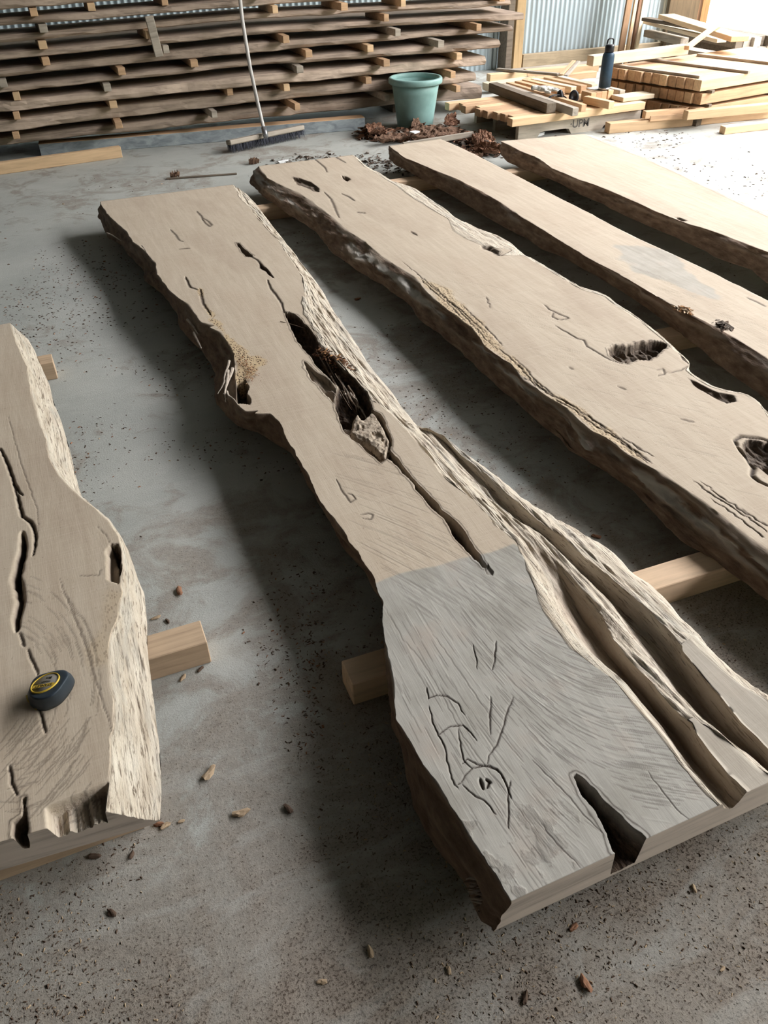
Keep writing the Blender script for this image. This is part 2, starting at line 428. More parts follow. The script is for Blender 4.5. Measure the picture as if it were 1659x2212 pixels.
    for f in feats: f(S)
    Z = np.where(is_top | upper, np.maximum(Z, ZB + .004), Z)
    # mesh
    nr, nc = X.shape
    v = np.stack([X, Y, Z], -1).reshape(-1, 3)
    base = np.array([X.mean(), Y.mean(), 0.0])
    idx = np.arange(nr * nc).reshape(nr, nc)
    q = np.stack([idx[:-1, :-1], idx[:-1, 1:], idx[1:, 1:], idx[1:, :-1]], -1).reshape(-1, 4)
    qb = np.stack([idx[:-1, -1], idx[:-1, 0], idx[1:, 0], idx[1:, -1]], -1)
    quads = np.concatenate([q, qb])
    me = bpy.data.meshes.new(name)
    nv = len(v); nq = len(quads); loops = np.concatenate([quads.ravel(), idx[0, ::-1], idx[-1, :]])
    me.vertices.add(nv); me.vertices.foreach_set('co', (v - base).astype(np.float32).ravel())
    me.loops.add(len(loops)); me.loops.foreach_set('vertex_index', loops.astype(np.int32))
    me.polygons.add(nq + 2)
    st = np.concatenate([np.arange(nq) * 4, [nq * 4, nq * 4 + nc]]).astype(np.int32)
    me.polygons.foreach_set('loop_start', st)
    sm = np.ones(nq + 2, bool); sm[-2:] = False; me.polygons.foreach_set('use_smooth', sm)
    mi = np.zeros(nq + 2, np.int32); mi[-2:] = 1; me.materials.append(M_SLAB); me.materials.append(M_ENDG)
    me.polygons.foreach_set('material_index', mi)
    me.update(calc_edges=True); me.validate()
    for nm, ks in (('masks', ('pale', 'dark', 'grey')), ('masks2', ('bark', 'crack', 'holes'))):
        at_ = me.color_attributes.new(nm, 'FLOAT_COLOR', 'POINT')
        a = np.ones((nv, 4), np.float32)
        for c, kk in enumerate(ks): a[:, c] = np.clip(m[kk], 0, 1).ravel()
        at_.data.foreach_set('color', a.ravel())
    # crisp arris along the two sawn edges
    o = bpy.data.objects.new(name, me); COL.objects.link(o); o.location = base
    return o, base

# ---- features that act on a slab's grids
def cavity(pts, depth, wall=.012, rough=.008, dark=1.0, rim=.006, z=ZT, right_too=True, taper=None):
    poly = px_poly(pts, z)
    xs = [p[0] for p in poly]; ys = [p[1] for p in poly]
    def f(S):
        X, Y = S['X'], S['Y']
        bb = (X > min(xs) - .05) & (X < max(xs) + .05) & (Y > min(ys) - .05) & (Y < max(ys) + .05) & (S['top'] | (S['right'] & right_too))
        x, y = X[bb], Y[bb]
        d, _ = seg_dist(x, y, poly, True); ins = inside(x, y, poly)
        sd = np.where(ins, d, -d) + .003 * fbm(x * 60, y * 30, 0, 5, 3)
        k = sstep(0, wall, sd); n = fbm(x * 55, y * 22, 0, 8, 4)
        S['Z'][bb] -= k * (depth + rough * n)
        S['m']['dark'][bb] = np.maximum(S['m']['dark'][bb], sstep(-.001, .004, sd) * dark)
        S['m']['crack'][bb] = np.maximum(S['m']['crack'][bb], .75 * np.exp(-((sd + rim) / .0018) ** 2) * (rim > 0))
        S['m']['pale'][bb] *= 1 - sstep(-.001, .004, sd)
    return f
def cracks(lines, width, depth=.004, amount=1.0, z=ZT, wob=.0015, key='crack'):
    def f(S):
        for pts in lines:
            poly = px_poly(pts, z)
            xs = [p[0] for p in poly]; ys = [p[1] for p in poly]; wd = width
            r = wd * 3 + wob * 2
            bb = (S['X'] > min(xs) - r) & (S['X'] < max(xs) + r) & (S['Y'] > min(ys) - r) & (S['Y'] < max(ys) + r) & (S['top'] | S['right'])
            if not bb.any(): continue
            x, y = S['X'][bb], S['Y'][bb]
            x2 = x + wob * fbm(x * 70, y * 70, 0, 3, 2); y2 = y + wob * fbm(x * 70, y * 70, 9, 4, 2)
            d, t = seg_dist(x2, y2, poly)
            ww = wd * (.45 + .9 * np.sin(np.clip(t, 0, 1) * math.pi) ** .5)
            k = np.exp(-(d / ww) ** 2)
            S['Z'][bb] -= k * depth
            S['m'][key][bb] = np.maximum(S['m'][key][bb], np.clip(k * 1.25, 0, 1) * amount)
    return f
def zone(pts, key, amount=1.0, soft=.02, z=ZT, rough=0.0, nz=.02, fr=14, top_only=True):
    poly = px_poly(pts, z)
    xs = [p[0] for p in poly]; ys = [p[1] for p in poly]
    def f(S):
        sel = S['top'] if top_only else (S['top'] | S['right'])
        bb = (S['X'] > min(xs) - .1) & (S['X'] < max(xs) + .1) & (S['Y'] > min(ys) - .1) & (S['Y'] < max(ys) + .1) & sel
        x, y = S['X'][bb], S['Y'][bb]
        d, _ = seg_dist(x, y, poly, True); sd = np.where(inside(x, y, poly), d, -d) + nz * fbm(x * fr, y * fr, 0, 31, 4)
        k = sstep(-soft, soft, sd); S['m'][key][bb] = np.maximum(S['m'][key][bb], k * amount)
        if rough: S['Z'][bb] += k * rough * fbm(x * 110, y * 60, 0, 37, 3)
    return f

def strokes(region, n, slope, length, width, depth, amount, seed, key='crack', curve_k=0.0, z=ZT):
    """short saw or growth marks: seeds inside a traced region, direction given by slope(px,py)"""
    r = random.Random(seed); xs = [p[0] for p in region]; ys = [p[1] for p in region]
    lines = []; A = np.array
    while len(lines) < n:
        a, b = r.uniform(min(xs), max(xs)), r.uniform(min(ys), max(ys))
        if not inside(A([a]), A([b]), region)[0]: continue
        L = r.uniform(.5, 1.3) * length; pts = [(a, b)]
        for k in range(4):
            s = slope(pts[-1][0], pts[-1][1]); h = L / 4 / math.hypot(1, s); pts.append((pts[-1][0] + h, pts[-1][1] + s * h + r.uniform(-1, 1) * .4))
        lines.append(pts)
    return cracks(lines, width, depth, amount, z, .0004, key)

# ---------------------------------------------------------------- the long slab in the middle
LB = [(202,455),(218,476),(235,515),(262,529),(284,561),(303,580),(315,607),(337,621),(363,650),(380,677),(394,710),(411,734),(440,760),(462,785),(470,805),(464,830),(460,854),(465,874),(489,900),(511,917),(540,931),(574,941),(605,960),(627,977),(651,1013),(668,1045),(690,1085),(708,1110),(740,1165),(768,1205),(795,1245),(812,1280),(822,1310),(824,1355),(832,1420),(838,1470),(842,1520),(845,1574),(862,1622),(869,1688),(885,1750),(935,1833),(985,1885),(1008,1915),(1028,1944),(1047,1987),(1066,2000)]
LT = [(216,435.5),(228,457),(245,476),(264,493),(274,500.6),(288,522),(308,537),(337,568),(339,592),(353,609),(366,628),(385,643),(407,657),(421,677),(435,696),(454,706),(466,703),(476,717),(491,737),(506,765),(507,790),(509,815),(512,845),(513,873),(530,888),(548,893),(562,886),(583,893),(605,912),(614,934),(627,960),(651,1001),(672,1041),(690,1082),(705,1098),(745,1153),(773,1192),(802,1236),(817,1272),(826,1308),(826,1340),(830,1360),(837,1415),(847,1454),(853,1519),(857,1552),(883,1596),(907,1634),(929,1671),(955,1716),(984,1760),(1008,1801),(1030,1833),(1047,1852),(1059,1873),(1073,1895),(1090,1924),(1105,1943.5)]
RT = [(503,399),(517,426),(537,447),(556,471),(580,498),(601,519),(624,556),(654,599),(658,640),(664,680),(690,720),(716,765),(745,795),(775,830),(806,863),(853,903),(882,936),(918,975),(947,1019),(983,1051),(1027,1084),(1070,1135),(1113,1167),(1132,1214),(1153,1270),(1172,1319),(1199,1361),(1236,1404),(1283,1441),(1326,1472),(1363,1515),(1405,1563),(1437,1600),(1474,1658),(1511,1700),(1559,1748)]
OUT = [(505,399),(518,403),(555,443),(581,476),(608,513),(644,559),(674,596),(697,632),(714,660),(741,701),(774,748),(802,795),(831,831),(868,874),(907,925),(936,945),(980,968),(1023,997),(1070,1030),(1106,1059),(1132,1084),(1155,1093),(1200,1117),(1262,1156),(1292,1174),(1316,1195),(1334,1210),(1358,1234),(1400,1262),(1437,1298),(1474,1340),(1495,1355),(1515,1372),(1541,1408),(1572,1442),(1609,1478),(1640,1502),(1659,1516),(1720,1560),(1800,1625)]
V1 = [(1186,1216,.125),(1219,1262,.105),(1240,1304,.09),(1262,1337,.085),(1286,1370,.08),(1312,1410,.078),(1350,1458,.078),(1392,1510,.08),(1430,1558,.082),(1464,1598,.086),(1506,1650,.092),(1560,1712,.108),(1580,1741,.115)]
R1A = [(1171,1171,.13),(1201,1201,.13),(1247,1253,.128),(1292,1307,.125),(1331,1380,.125),(1355,1415,.13),(1389,1454,.135),(1428,1499,.14),(1464,1536,.145),(1498,1560,.15),(1510,1586,.15),(1543,1632,.15),(1577,1673,.15),(1616,1709,.15)]
R1B = [(1180,1171,.13),(1212,1201,.13),(1262,1253,.126),(1310,1307,.124),(1345,1370,.122),(1372,1408,.128),(1405,1448,.134),(1443,1492,.14),(1478,1530,.145),(1506,1556,.15),(1528,1570,.15),(1562,1596,.15),(1598,1624,.15),(1635,1656,.15),(1659,1675,.15),(1700,1690,.15)]
V2 = [(960,952,.10),(1030,1033,.10),(1081,1087,.092),(1126,1123,.088),(1162,1150,.085),(1201,1189,.085),(1247,1234,.082),(1292,1271,.08),(1337,1313,.082),(1394,1365,.09),(1440,1415,.09),(1483,1480,.085),(1517,1528,.085),(1548,1562,.09),(1584,1601,.095),(1621,1634,.10),(1659,1663,.11),(1700,1695,.11)]
F2A = [(945,941,.118),(1081,1045,.125),(1171,1129,.125),(1225,1165,.125),(1262,1201,.125),(1307,1237,.125),(1352,1280,.125),(1400,1322,.13),(1452,1366,.14),(1476,1396,.15),(1486,1451,.15),(1512,1502,.15),(1546,1536,.15),(1580,1577,.15),(1604,1601,.15),(1637,1627,.15),(1652,1649,.15),(1710,1700,.15)]
F2B = [(950,941,.115),(1090,1048,.12),(1180,1129,.12),(1240,1165,.12),(1278,1196,.12),(1325,1232,.12),(1372,1275,.12),(1420,1315,.125),(1470,1360,.135),(1490,1382,.15),(1519,1410,.15),(1560,1446,.15),(1609,1485,.15),(1645,1507,.15),(1720,1565,.15),(1790,1630,.15)]
c = curve
ctr = [dict(c=c(LB, ZB), ease='lin'), dict(c=c(LT, ZT)), dict(c=c(RT, ZT), ease='cos'),
       dict(c=c(V1), opt=.10, ease='cos'), dict(c=c(R1A), opt=.2), dict(c=c(R1B), opt=.28, ease='cos'),
       dict(c=c(V2), opt=.45, ease='cos'), dict(c=c(F2A), opt=.6), dict(c=c(F2B), opt=.75, ease='in'),
       dict(c=c(OUT, ZB + .012), order=True), dict(c=c([(a - 12, b + 2) for a, b in OUT], ZB), order=False)]
K1 = [[(1241,1605)]]
grey_zone = [(800,1262),(860,1238),(940,1225),(1000,1205),(1060,1192),(1110,1175),(1135,1190),(1700,1500),(1800,1900),(1100,2100),(850,1650),(780,1300)]
near_reg = [(835,1320),(1150,1240),(1300,1470),(1500,1720),(1330,1800),(1110,1900),(960,1680),(860,1540)]
near_right = [(980,1250),(1150,1230),(1300,1470),(1520,1720),(1400,1760),(1260,1640),(1150,1600),(1000,1380)]
mid_reg = [(700,960),(860,990),(1000,1180),(1100,1160),(1150,1280),(840,1300),(760,1160)]
def sl_near(x, y):
    t = (x - 830) / 600.0 + (1300 - y) / 1800.0; return max(.16, 1.9 - 2.5 * t)
def sl_mid(x, y): return .28 + max(0, (x - 900)) * .0006 + max(0, (y - 1000)) * .0012
def sawn_flats(S):
    """the two sawn facets between the gullies of the forked end, and the brown inner gully"""
    U, Z0, X, Y = S['U'], S['Z0'], S['X'], S['Y']; m = S['m']
    fl = (((U >= 3.99) & (U <= 5.01)) | ((U >= 6.99) & (U <= 8.01))) & (Z0 > .1485)
    S['Z'][fl] = Z0[fl]; m['pale'][fl] = 0; m['grey'][fl] = .55
    g = np.clip(1 - np.abs(U - 3.15) / .8, 0, 1) * sstep(1.35, .95, Y) * 1.0
    g = np.maximum(g, np.clip(1 - np.abs(U - 6.2) / .7, 0, 1) * sstep(.95, .7, Y) * .6)
    m['pale'] *= 1 - g; m['bark'][:] = np.maximum(m['bark'], g * .62)
feats = [
    sawn_flats,
    zone(grey_zone, 'grey', 1.0, .004, nz=.004, fr=8),
    # long rotten split, its plug of knot wood and the open split running on towards the near end
    cavity([(612,672),(640,679),(676,715),(694,748),(719,769),(745,800),(768,812),(790,840),(800,864),(806,882),(800,893),(760,915),(735,915),(722,880),(724,852),(728,836),(712,819),(694,803),(680,786),(668,768),(652,750),(640,735),(625,705)], .060, .014, .010, 1.0, .004),
    cavity([(654,778),(662,782),(684,803),(702,813),(724,833),(730,852),(726,876),(702,851),(687,836),(671,817),(657,793)], .013, .006, .006, .62, .004),
    cavity([(735,880),(760,885),(800,880),(822,893),(838,925),(846,950),(842,985),(822,1000),(790,975),(768,950),(745,935),(730,905)], .022, .006, .004, .6, .004),
    cavity([(750,930),(775,945),(800,972),(782,962),(758,948)], .03, .006, .004, 1.0, 0),
    cavity([(834,968),(844,970),(870,1005),(900,1040),(930,1070),(955,1100),(985,1125),(1005,1150),(1030,1190),(1052,1222),(1042,1228),(1020,1200),(985,1165),(958,1120),(925,1090),(890,1045),(860,1010),(835,990)], .07, .005, .003, 1.0, .005),
    cavity([(1043,1222),(1055,1218),(1068,1235),(1064,1243),(1050,1240)], .004, .003, .002, .35, .0),
    # notch open at the near end
    cavity([(1238,1676),(1246,1672),(1258,1678),(1300,1720),(1345,1765),(1393,1808),(1400,1835),(1335,1850),(1322,1838),(1312,1800),(1285,1755),(1255,1715)], .072, .006, .003, 1.0, .007),
    # checks and cracks round the pith
    cracks([[(998,1650),(1010,1640),(1028,1650),(1050,1656),(1072,1662),(1088,1680),(1098,1705),(1104,1725)],
            [(988,1697),(998,1690),(1004,1676),(1020,1660),(1040,1654),(1060,1655),(1082,1672),(1092,1690),(1100,1712)],
            [(1072,1385),(1068,1430),(1063,1448)], [(1060,1505),(1058,1550),(1060,1588)], [(1110,1505),(1095,1540),(1085,1580),(1073,1608),(1057,1632),(1052,1650)],
            [(925,1508),(945,1502),(965,1503),(990,1520),(1003,1545)], [(922,1485),(925,1510)], [(927,1525),(935,1560),(945,1588),(960,1610),(966,1640)],
            [(945,1588),(970,1570),(1000,1567),(1018,1582),(1030,1600)], [(990,1575),(996,1620),(1003,1645),(1018,1660)],
            [(963,1628),(970,1668),(982,1695),(990,1703)], [(1000,1695),(1025,1720),(1045,1730),(1058,1745),(1072,1758)],
            [(1103,1686),(1098,1720),(1097,1760),(1099,1790)], [(1022,1392),(1028,1420),(1030,1445)]], .0011, .002),
    cracks([[(1036,1682),(1040,1695),(1044,1704)], [(1049,1682),(1056,1690),(1052,1702)]], .0022, .005),
    cracks([[(1400,1668),(1430,1708),(1470,1758),(1490,1772)], [(1167,1778),(1200,1820),(1255,1875)], [(1148,1642),(1210,1700),(1260,1760),(1300,1800)]], .0009, .001, .7),
    cracks([[(830,1310),(870,1380),(912,1428),(955,1500),(1000,1590),(1052,1660),(1100,1720),(1150,1790)],
            [(935,1370),(975,1425),(1020,1490),(1060,1548),(1100,1600)]], .0010, .0005, .4),
    # knot marks, holes and drying checks further along
    cracks([[(425,456),(436,468),(438,476)], [(436,470),(450,478),(457,486),(453,489),(444,482),(436,472)], [(368,496),(380,508),(388,520),(396,522)], [(386,538),(410,536)]], .0045, .0015, .75),
    cavity([(508,524),(516,524),(534,542),(548,552),(540,556),(530,554),(518,540)], .018, .01, .004, .9, .003),
    cavity([(560,566),(567,572),(580,582),(592,598),(588,600),(572,586),(558,578)], .014, .008, .003, 1.0, 0),
    cracks([[(536,550),(556,562),(572,580),(590,600)], [(578,604),(584,622),(598,640),(608,655),(614,676)], [(400,598),(410,620),(425,625)], [(432,624),(438,655),(455,680)]], .004, .004, .8),
    cracks([[(725,1035),(740,1062),(752,1078),(758,1085),(768,1078),(760,1068),(750,1066)], [(780,1112),(795,1108),(806,1112),(800,1122),(784,1120)]], .0022, .0015, .7),
    zone([(432,620),(445,650),(470,690),(500,730),(525,760),(552,775),(568,800),(550,820),(512,822),(506,775),(480,720),(462,700),(440,668)], 'holes', 1.0, .006, rough=.0),
    zone([(470,700),(520,755),(560,780),(560,815),(512,818),(506,770)], 'holes', .6, .006, rough=.0),
    cavity([(516,822),(530,820),(541,836),(534,850),(545,864),(538,872),(512,872),(500,860),(498,835)], .062, .006, .004, 1.0, .0),
    strokes(near_reg, 210, sl_near, 60, .0008, .00022, .38, 3), strokes(near_right, 230, sl_near, 55, .0008, .00022, .38, 4), strokes(near_right, 120, sl_near, 60, .0009, -.0003, .0, 44), strokes(near_reg, 120, sl_near, 70, .0009, -.0003, .0, 45),
    strokes(mid_reg, 120, sl_mid, 75, .0010, .0003, .25, 5), strokes(mid_reg, 60, sl_mid, 80, .0011, -.0003, .0, 6),
    # worn patches by the near left corner
    zone([(1008,1795),(1050,1830),(1100,1880),(1120,1930),(1105,1945),(1060,1880),(1020,1820)], 'dark', .30, .012, rough=.0004, nz=.035, fr=45),
    zone([(1150,1740),(1200,1760),(1220,1850),(1160,1880),(1130,1820)], 'dark', .22, .012, rough=.0003, nz=.035, fr=45),
    # pale splintered live edge eaten over the sawn face by the long split
    zone([(654,640),(690,655),(740,710),(790,790),(840,850),(812,868),(800,862),(765,815),(735,785),(716,768),(690,735),(672,700),(655,680)], 'pale', 1.0, .005, rough=.002, nz=.006),
]
slab_mid, _b = make_slab('live_edge_slab', ctr, ((.403,.483),(.882,.484)), ((.278,4.588),(1.002,4.582)), 900, [16,370,22,20,6,22,26,14,10,4], feats, (.012,.013), 1, rough_left=.35)
tag(slab_mid, 'long forked live-edge timber slab with a rotten split down its middle and a greyed near end, second from the left', 'slab', 'live-edge slabs laid out on bolsters')

# ---------------------------------------------------------------- second wide slab
LT2 = [(559,359),(577,384),(617,404),(649,417),(681,440),(717,467),(753,499),(789,521),(825,553),(862,576),(898,598),(916,625),(952,657),(988,684),(1020,707),(1047,747),(1075,768),(1106,786),(1134,819),(1181,856),(1225,880),(1248,903),(1278,930),(1316,950),(1349,977),(1390,1001),(1423,1018),(1464,1045),(1508,1075),(1548,1102),(1588,1136),(1626,1166),(1659,1186),(1800,1290),(1950,1400)]
LB2 = [(534,384),(554,413),(613,454),(681,499),(717,540),(771,580),(825,616),(875,657),(934,707),(988,747),(1033,788),(1070,833),(1133,883),(1167,913),(1211,947),(1231,971),(1275,1001),(1336,1045),(1386,1088),(1437,1132),(1471,1169),(1521,1203),(1572,1237),(1659,1301),(1850,1440)]
RT2 = [(762,335),(785,359),(816,377),(853,399),(889,427),(934,454),(966,472),(979,499),(1006,517),(1050,534),(1085,551),(1107,540),(1131,552),(1175,578),(1205,596),(1222,606),(1254,625),(1306,640),(1330,661),(1357,677),(1397,705),(1441,741),(1450,752),(1473,769),(1488,786),(1481,800),(1505,820),(1536,836),(1576,848),(1608,852),(1636,868),(1659,900),(1720,960),(1900,1080)]
OUT2 = [(764,335),(790,359),(820,375),(850,393),(898,408),(943,440),(988,472),(1033,494),(1070,508),(1095,520),(1107,527),(1133,550),(1177,577),(1207,595),(1256,624),(1308,639),(1332,660),(1359,676),(1399,704),(1443,740),(1475,768),(1490,785),(1483,800),(1507,819),(1538,835),(1578,847),(1610,851),(1638,867),(1661,899),(1722,958),(1902,1078)]
CR2 = [(545,384,.11),(554,394,.11),(608,431,.112),(681,481,.112),(735,526,.112),(789,571,.112),(844,612,.112),(889,638,.112),(960,695,.115),(1020,745,.118),(1075,800,.12),(1133,852,.12)]
ctr2 = [dict(c=c(LB2, ZB), ease='lin'), dict(c=c(CR2), opt=.45, ease='lin'), dict(c=c(LT2, ZT)), dict(c=c(RT2, ZT), ease='in'), dict(c=c([(a, b) for a, b in OUT2], ZB + .055), order=True), dict(c=c(OUT2, ZB + .04), order=True)]
feats2 = [
    cavity([(630,382),(650,385),(672,393),(688,404),(692,415),(680,414),(662,406),(640,398)], .012, .012, .006, .8, .0),
    cavity([(738,380),(752,382),(757,388),(750,392),(742,388)], .02, .006, .003, 1.0, 0),
    cracks([[(675,340),(690,352),(702,362),(706,372)], [(720,336),(735,345),(748,352)], [(700,415),(715,430),(732,470)], [(738,418),(752,424),(766,434)]], .005, .003, .7),
    cracks([[(888,500),(900,508)], [(770,458),(790,460)]], .005, .004, .8),
    cavity([(1040,530),(1060,530),(1075,540),(1086,552),(1078,554),(1062,544),(1044,538)], .012, .008, .004, .9, 0),
    cracks([[(1176,658),(1186,668),(1200,674),(1212,680),(1228,686),(1222,690),(1205,690),(1192,684),(1196,674)], [(1200,704),(1225,718),(1245,730),(1262,735),(1268,748),(1285,758),(1305,770),(1320,778),(1345,785)]], .0028, .003, .85),
    cavity([(1312,752),(1325,745),(1350,745),(1380,738),(1410,736),(1436,739),(1446,744),(1434,756),(1415,772),(1400,778),(1378,776),(1355,786),(1335,780),(1315,768)], .035, .016, .010, .85, .004),
    cracks([[(1418,800),(1432,797),(1436,808),(1422,811)], [(1470,755),(1474,775),(1488,786)], [(1436,806),(1470,800),(1486,790)]], .0026, .003, .7),
    cavity([(1482,812),(1500,822),(1525,835),(1555,848),(1585,852),(1592,866),(1570,872),(1548,862),(1520,848),(1495,830)], .016, .014, .008, .85, 0),
    cavity([(1600,960),(1612,948),(1632,948),(1648,952),(1662,950),(1690,1000),(1680,1040),(1650,1020),(1625,1000),(1608,980)], .022, .014, .009, .85, .0),
    cracks([[(1592,962),(1588,950),(1600,942),(1640,946),(1665,952)], [(1592,965),(1610,985),(1628,1010),(1624,1025),(1640,1040),(1665,1052)]], .0045, .008, .9),
    # strip of split, worm-eaten sapwood along the left edge
    cracks([[(870,566),(900,590),(940,625),(975,655),(1010,690),(1045,728),(1075,755)], [(1050,640),(1060,665),(1080,700)][:2],
            [(1000,660),(1030,690),(1062,720),(1085,745)], [(1108,770),(1140,800),(1160,830),(1185,850),(1220,868),(1250,885)],
            [(1120,790),(1150,825),(1180,845)], [(1255,888),(1290,912),(1320,940),(1350,950)], [(1240,880),(1270,900),(1310,925),(1335,945),(1360,965),(1385,985)],
            [(1345,945),(1375,965),(1410,985)], [(905,600),(935,628),(965,652),(1000,690)],[(930,612),(970,650),(1010,682),(1050,722)],[(1075,752),(1110,780),(1130,800)],[(1130,812),(1165,838),(1200,858)],[(1150,815),(1190,850),(1240,878)],[(1200,862),(1235,882),(1275,912),(1300,928)],[(1290,920),(1330,946),(1370,976),(1400,1000)],[(1350,960),(1380,978),(1402,995),(1408,1000)],[(1500,1040),(1540,1070),(1580,1095),(1620,1120),(1660,1150)], [(1515,1040),(1560,1075),(1600,1100),(1640,1125),(1670,1140)], [(1540,1080),(1600,1120),(1650,1160)]], .0017, .003, .9, wob=.004),
    zone([(905,600),(960,620),(1020,680),(1075,745),(1125,790),(1165,825),(1235,870),(1300,920),(1385,985),(1400,1005),(1350,975),(1280,930),(1225,880),(1180,855),(1130,815),(1105,785),(1050,748),(1020,707),(952,657)], 'holes', .75, .012, rough=.0012),
    cracks([[(1228,792),(1238,798)], [(1335,835),(1352,842)], [(1470,905),(1500,912)]], .004, .002, .6),
    strokes([(900,560),(1250,680),(1560,900),(1600,1080),(1300,900),(1000,640)], 90, lambda x, y: .25, 60, .0014, .0003, .16, 9),
]
slab_two, _b = make_slab('live_edge_slab', ctr2, ((1.0,.44),(2.1,.44)), ((1.241,4.895),(1.84,4.883)), 620, [16,16,270,26,4], feats2, (.016,.010), 2, top=2, rough_left=1.3)
tag(slab_two, 'wide live-edge timber slab with a rough grey bark edge and worm-eaten cracks along its left side, third from the left', 'slab', 'live-edge slabs laid out on bolsters')

# ---------------------------------------------------------------- straight slab
LT3 = [(842,316),(875,341),(929,363),(988,386),(1042,413),(1088,440),(1131,471),(1175,498),(1226,530),(1278,562),(1334,590),(1381,618),(1429,645),(1477,671),(1524,693),(1576,721),(1620,749),(1659,773),(1800,860),(2000,985)]
LB3 = [(830,336),(853,354),(907,386),(975,422),(1042,463),(1088,490),(1133,512),(1178,540),(1222,560),(1286,594),(1340,628),(1397,670),(1500,745),(1590,815),(1659,862),(1850,990)]
RT3 = [(951,300),(1000,321),(1095,369),(1199,423),(1278,463),(1357,506),(1437,542),(1516,578),(1596,618),(1659,650),(1900,770),(2200,920)]
ctr3 = [dict(c=c(LB3, ZB), ease='out'), dict(c=c(LT3, ZT)), dict(c=c(RT3, ZT)), dict(c=c(RT3, ZB + .002), order=True)]
feats3 = [zone([(1328,528),(1400,533),(1440,540),(1485,580),(1520,610),(1560,650),(1500,640),(1440,610),(1380,590),(1340,560)], 'grey', .75, .012),
          cracks([[(1612,642),(1640,655),(1655,663)], [(1540,735),(1560,745)]], .004, .002, .8),
          strokes([(1300,540),(1650,700),(1650,760),(1300,570)], 40, lambda x, y: .3, 45, .0016, .0003, .16, 12)]
slab_three, _b = make_slab('live_edge_slab', ctr3, ((1.75,1.0),(3.0,1.0)), ((2.132,4.99),(2.507,5.01)), 320, [24,80,8], feats3, (.010,.002), 3, rough_left=.6)
tag(slab_three, 'narrow timber slab with one straight sawn edge and a small grey patch, between two live-edge slabs', 'slab', 'live-edge slabs laid out on bolsters')

# ---------------------------------------------------------------- slab by the open side
LT4 = [(1083,306),(1131,328),(1167,343),(1191,363),(1238,383),(1294,403),(1342,423),(1397,447),(1449,469),(1493,485),(1556,504),(1604,522),(1659,544),(1850,615),(2100,720)]
LB4 = [(1072,322),(1103,355),(1131,365),(1191,387),(1238,415),(1302,443),(1357,471),(1417,496),(1469,518),(1536,550),(1616,582),(1659,610),(1850,690),(2100,800)]
RT4 = [(1254,290),(1326,318),(1393,345),(1469,380),(1516,403),(1590,438),(1659,472),(1850,560),(2100,670)]
ctr4 = [dict(c=c(LB4, ZB), ease='out'), dict(c=c(LT4, ZT)), dict(c=c(RT4, ZT), ease='in'), dict(c=c([(a + 10, b) for a, b in RT4], ZB), order=True)]
feats4 = [cavity([(1146,342),(1166,343),(1170,348),(1158,349)], .01, .01, .002, .6, 0), cavity([(1458,469),(1470,470),(1482,476),(1472,478)], .02, .01, .004, .9, 0)]
slab_four, _b = make_slab('live_edge_slab', ctr4, ((2.4,1.9),(4.2,1.9)), ((2.825,4.775),(3.389,4.703)), 260, [22,80,10], feats4, (.012,.006), 4, rough_left=.5)
tag(slab_four, 'bright smooth live-edge timber slab nearest the open side, its left edge smooth and brown', 'slab', 'live-edge slabs laid out on bolsters')

# ---------------------------------------------------------------- slab on the left with the tape measure
RT1 = [(22,699.6),(33,737),(57,791),(66,849),(81,903),(99,951),(105,990),(126,1026),(148,1050),(175,1075),(205,1099),(235,1126),(256,1162),(262,1180),(264,1210),(262,1245),(261,1268),(263,1278),(253,1332),(237,1370),(234,1389),(234,1440),(236,1478),(244,1503),(244,1566),(236,1595),(236,1655),(234,1687),(228,1730),(222,1780)]
OUT1 = [(24,699.6),(57,725),(81,773),(105,825),(124,885),(139,936),(151,981),(164,1029),(178,1074),(207,1098),(237,1125),(258,1152),(277,1186),(295,1231),(310,1271),(313,1278),(320,1345),(323,1408),(332,1503),(339,1582),(346,1661),(348,1717),(345,1790)]
LT1 = [(-330,700),(-360,900),(-390,1100),(-430,1300),(-470,1500),(-520,1700),(-560,1850)]
ctr1 = [dict(c=c([(a - 40, b) for a, b in LT1], ZB), ease='out'), dict(c=c(LT1, ZT)), dict(c=c(RT1, ZT)), dict(c=c(OUT1, ZB + .006), order=True), dict(c=c([(a - 14, b) for a, b in OUT1], ZB))]
def end_cut(S):
    """the two-level torn cut at the near end"""
    X, Y = S['X'], S['Y']
    a = P(96, 1743, ZT); b = P(240, 1686, ZT); e = P(350, 1718, ZB)
    led0 = P(275, 1757, ZB + .035); led1 = P(300, 1757, ZB + .035)
    sel = S['top'] | S['right']
    line = a[1] + (b[1] - a[1]) * (X - a[0]) / (b[0] - a[0])
    cut = sel & (Y < line) & (X > a[0])
    k = sstep(0, .005, line - Y) * cut * sstep(0, .01, X - a[0])
    step = .034 + .006 * fbm(X * 120, Y * 8, 0, 4, 3)
    S['Z'] -= k * step * S['top']
    S['m']['pale'] = np.maximum(S['m']['pale'], k * .8 * S['top']); S['m']['crack'] = np.maximum(S['m']['crack'], k * .5 * (fbm(X * 150, Y * 5, 0, 14, 3) > .25) * (X < a[0] + .11))
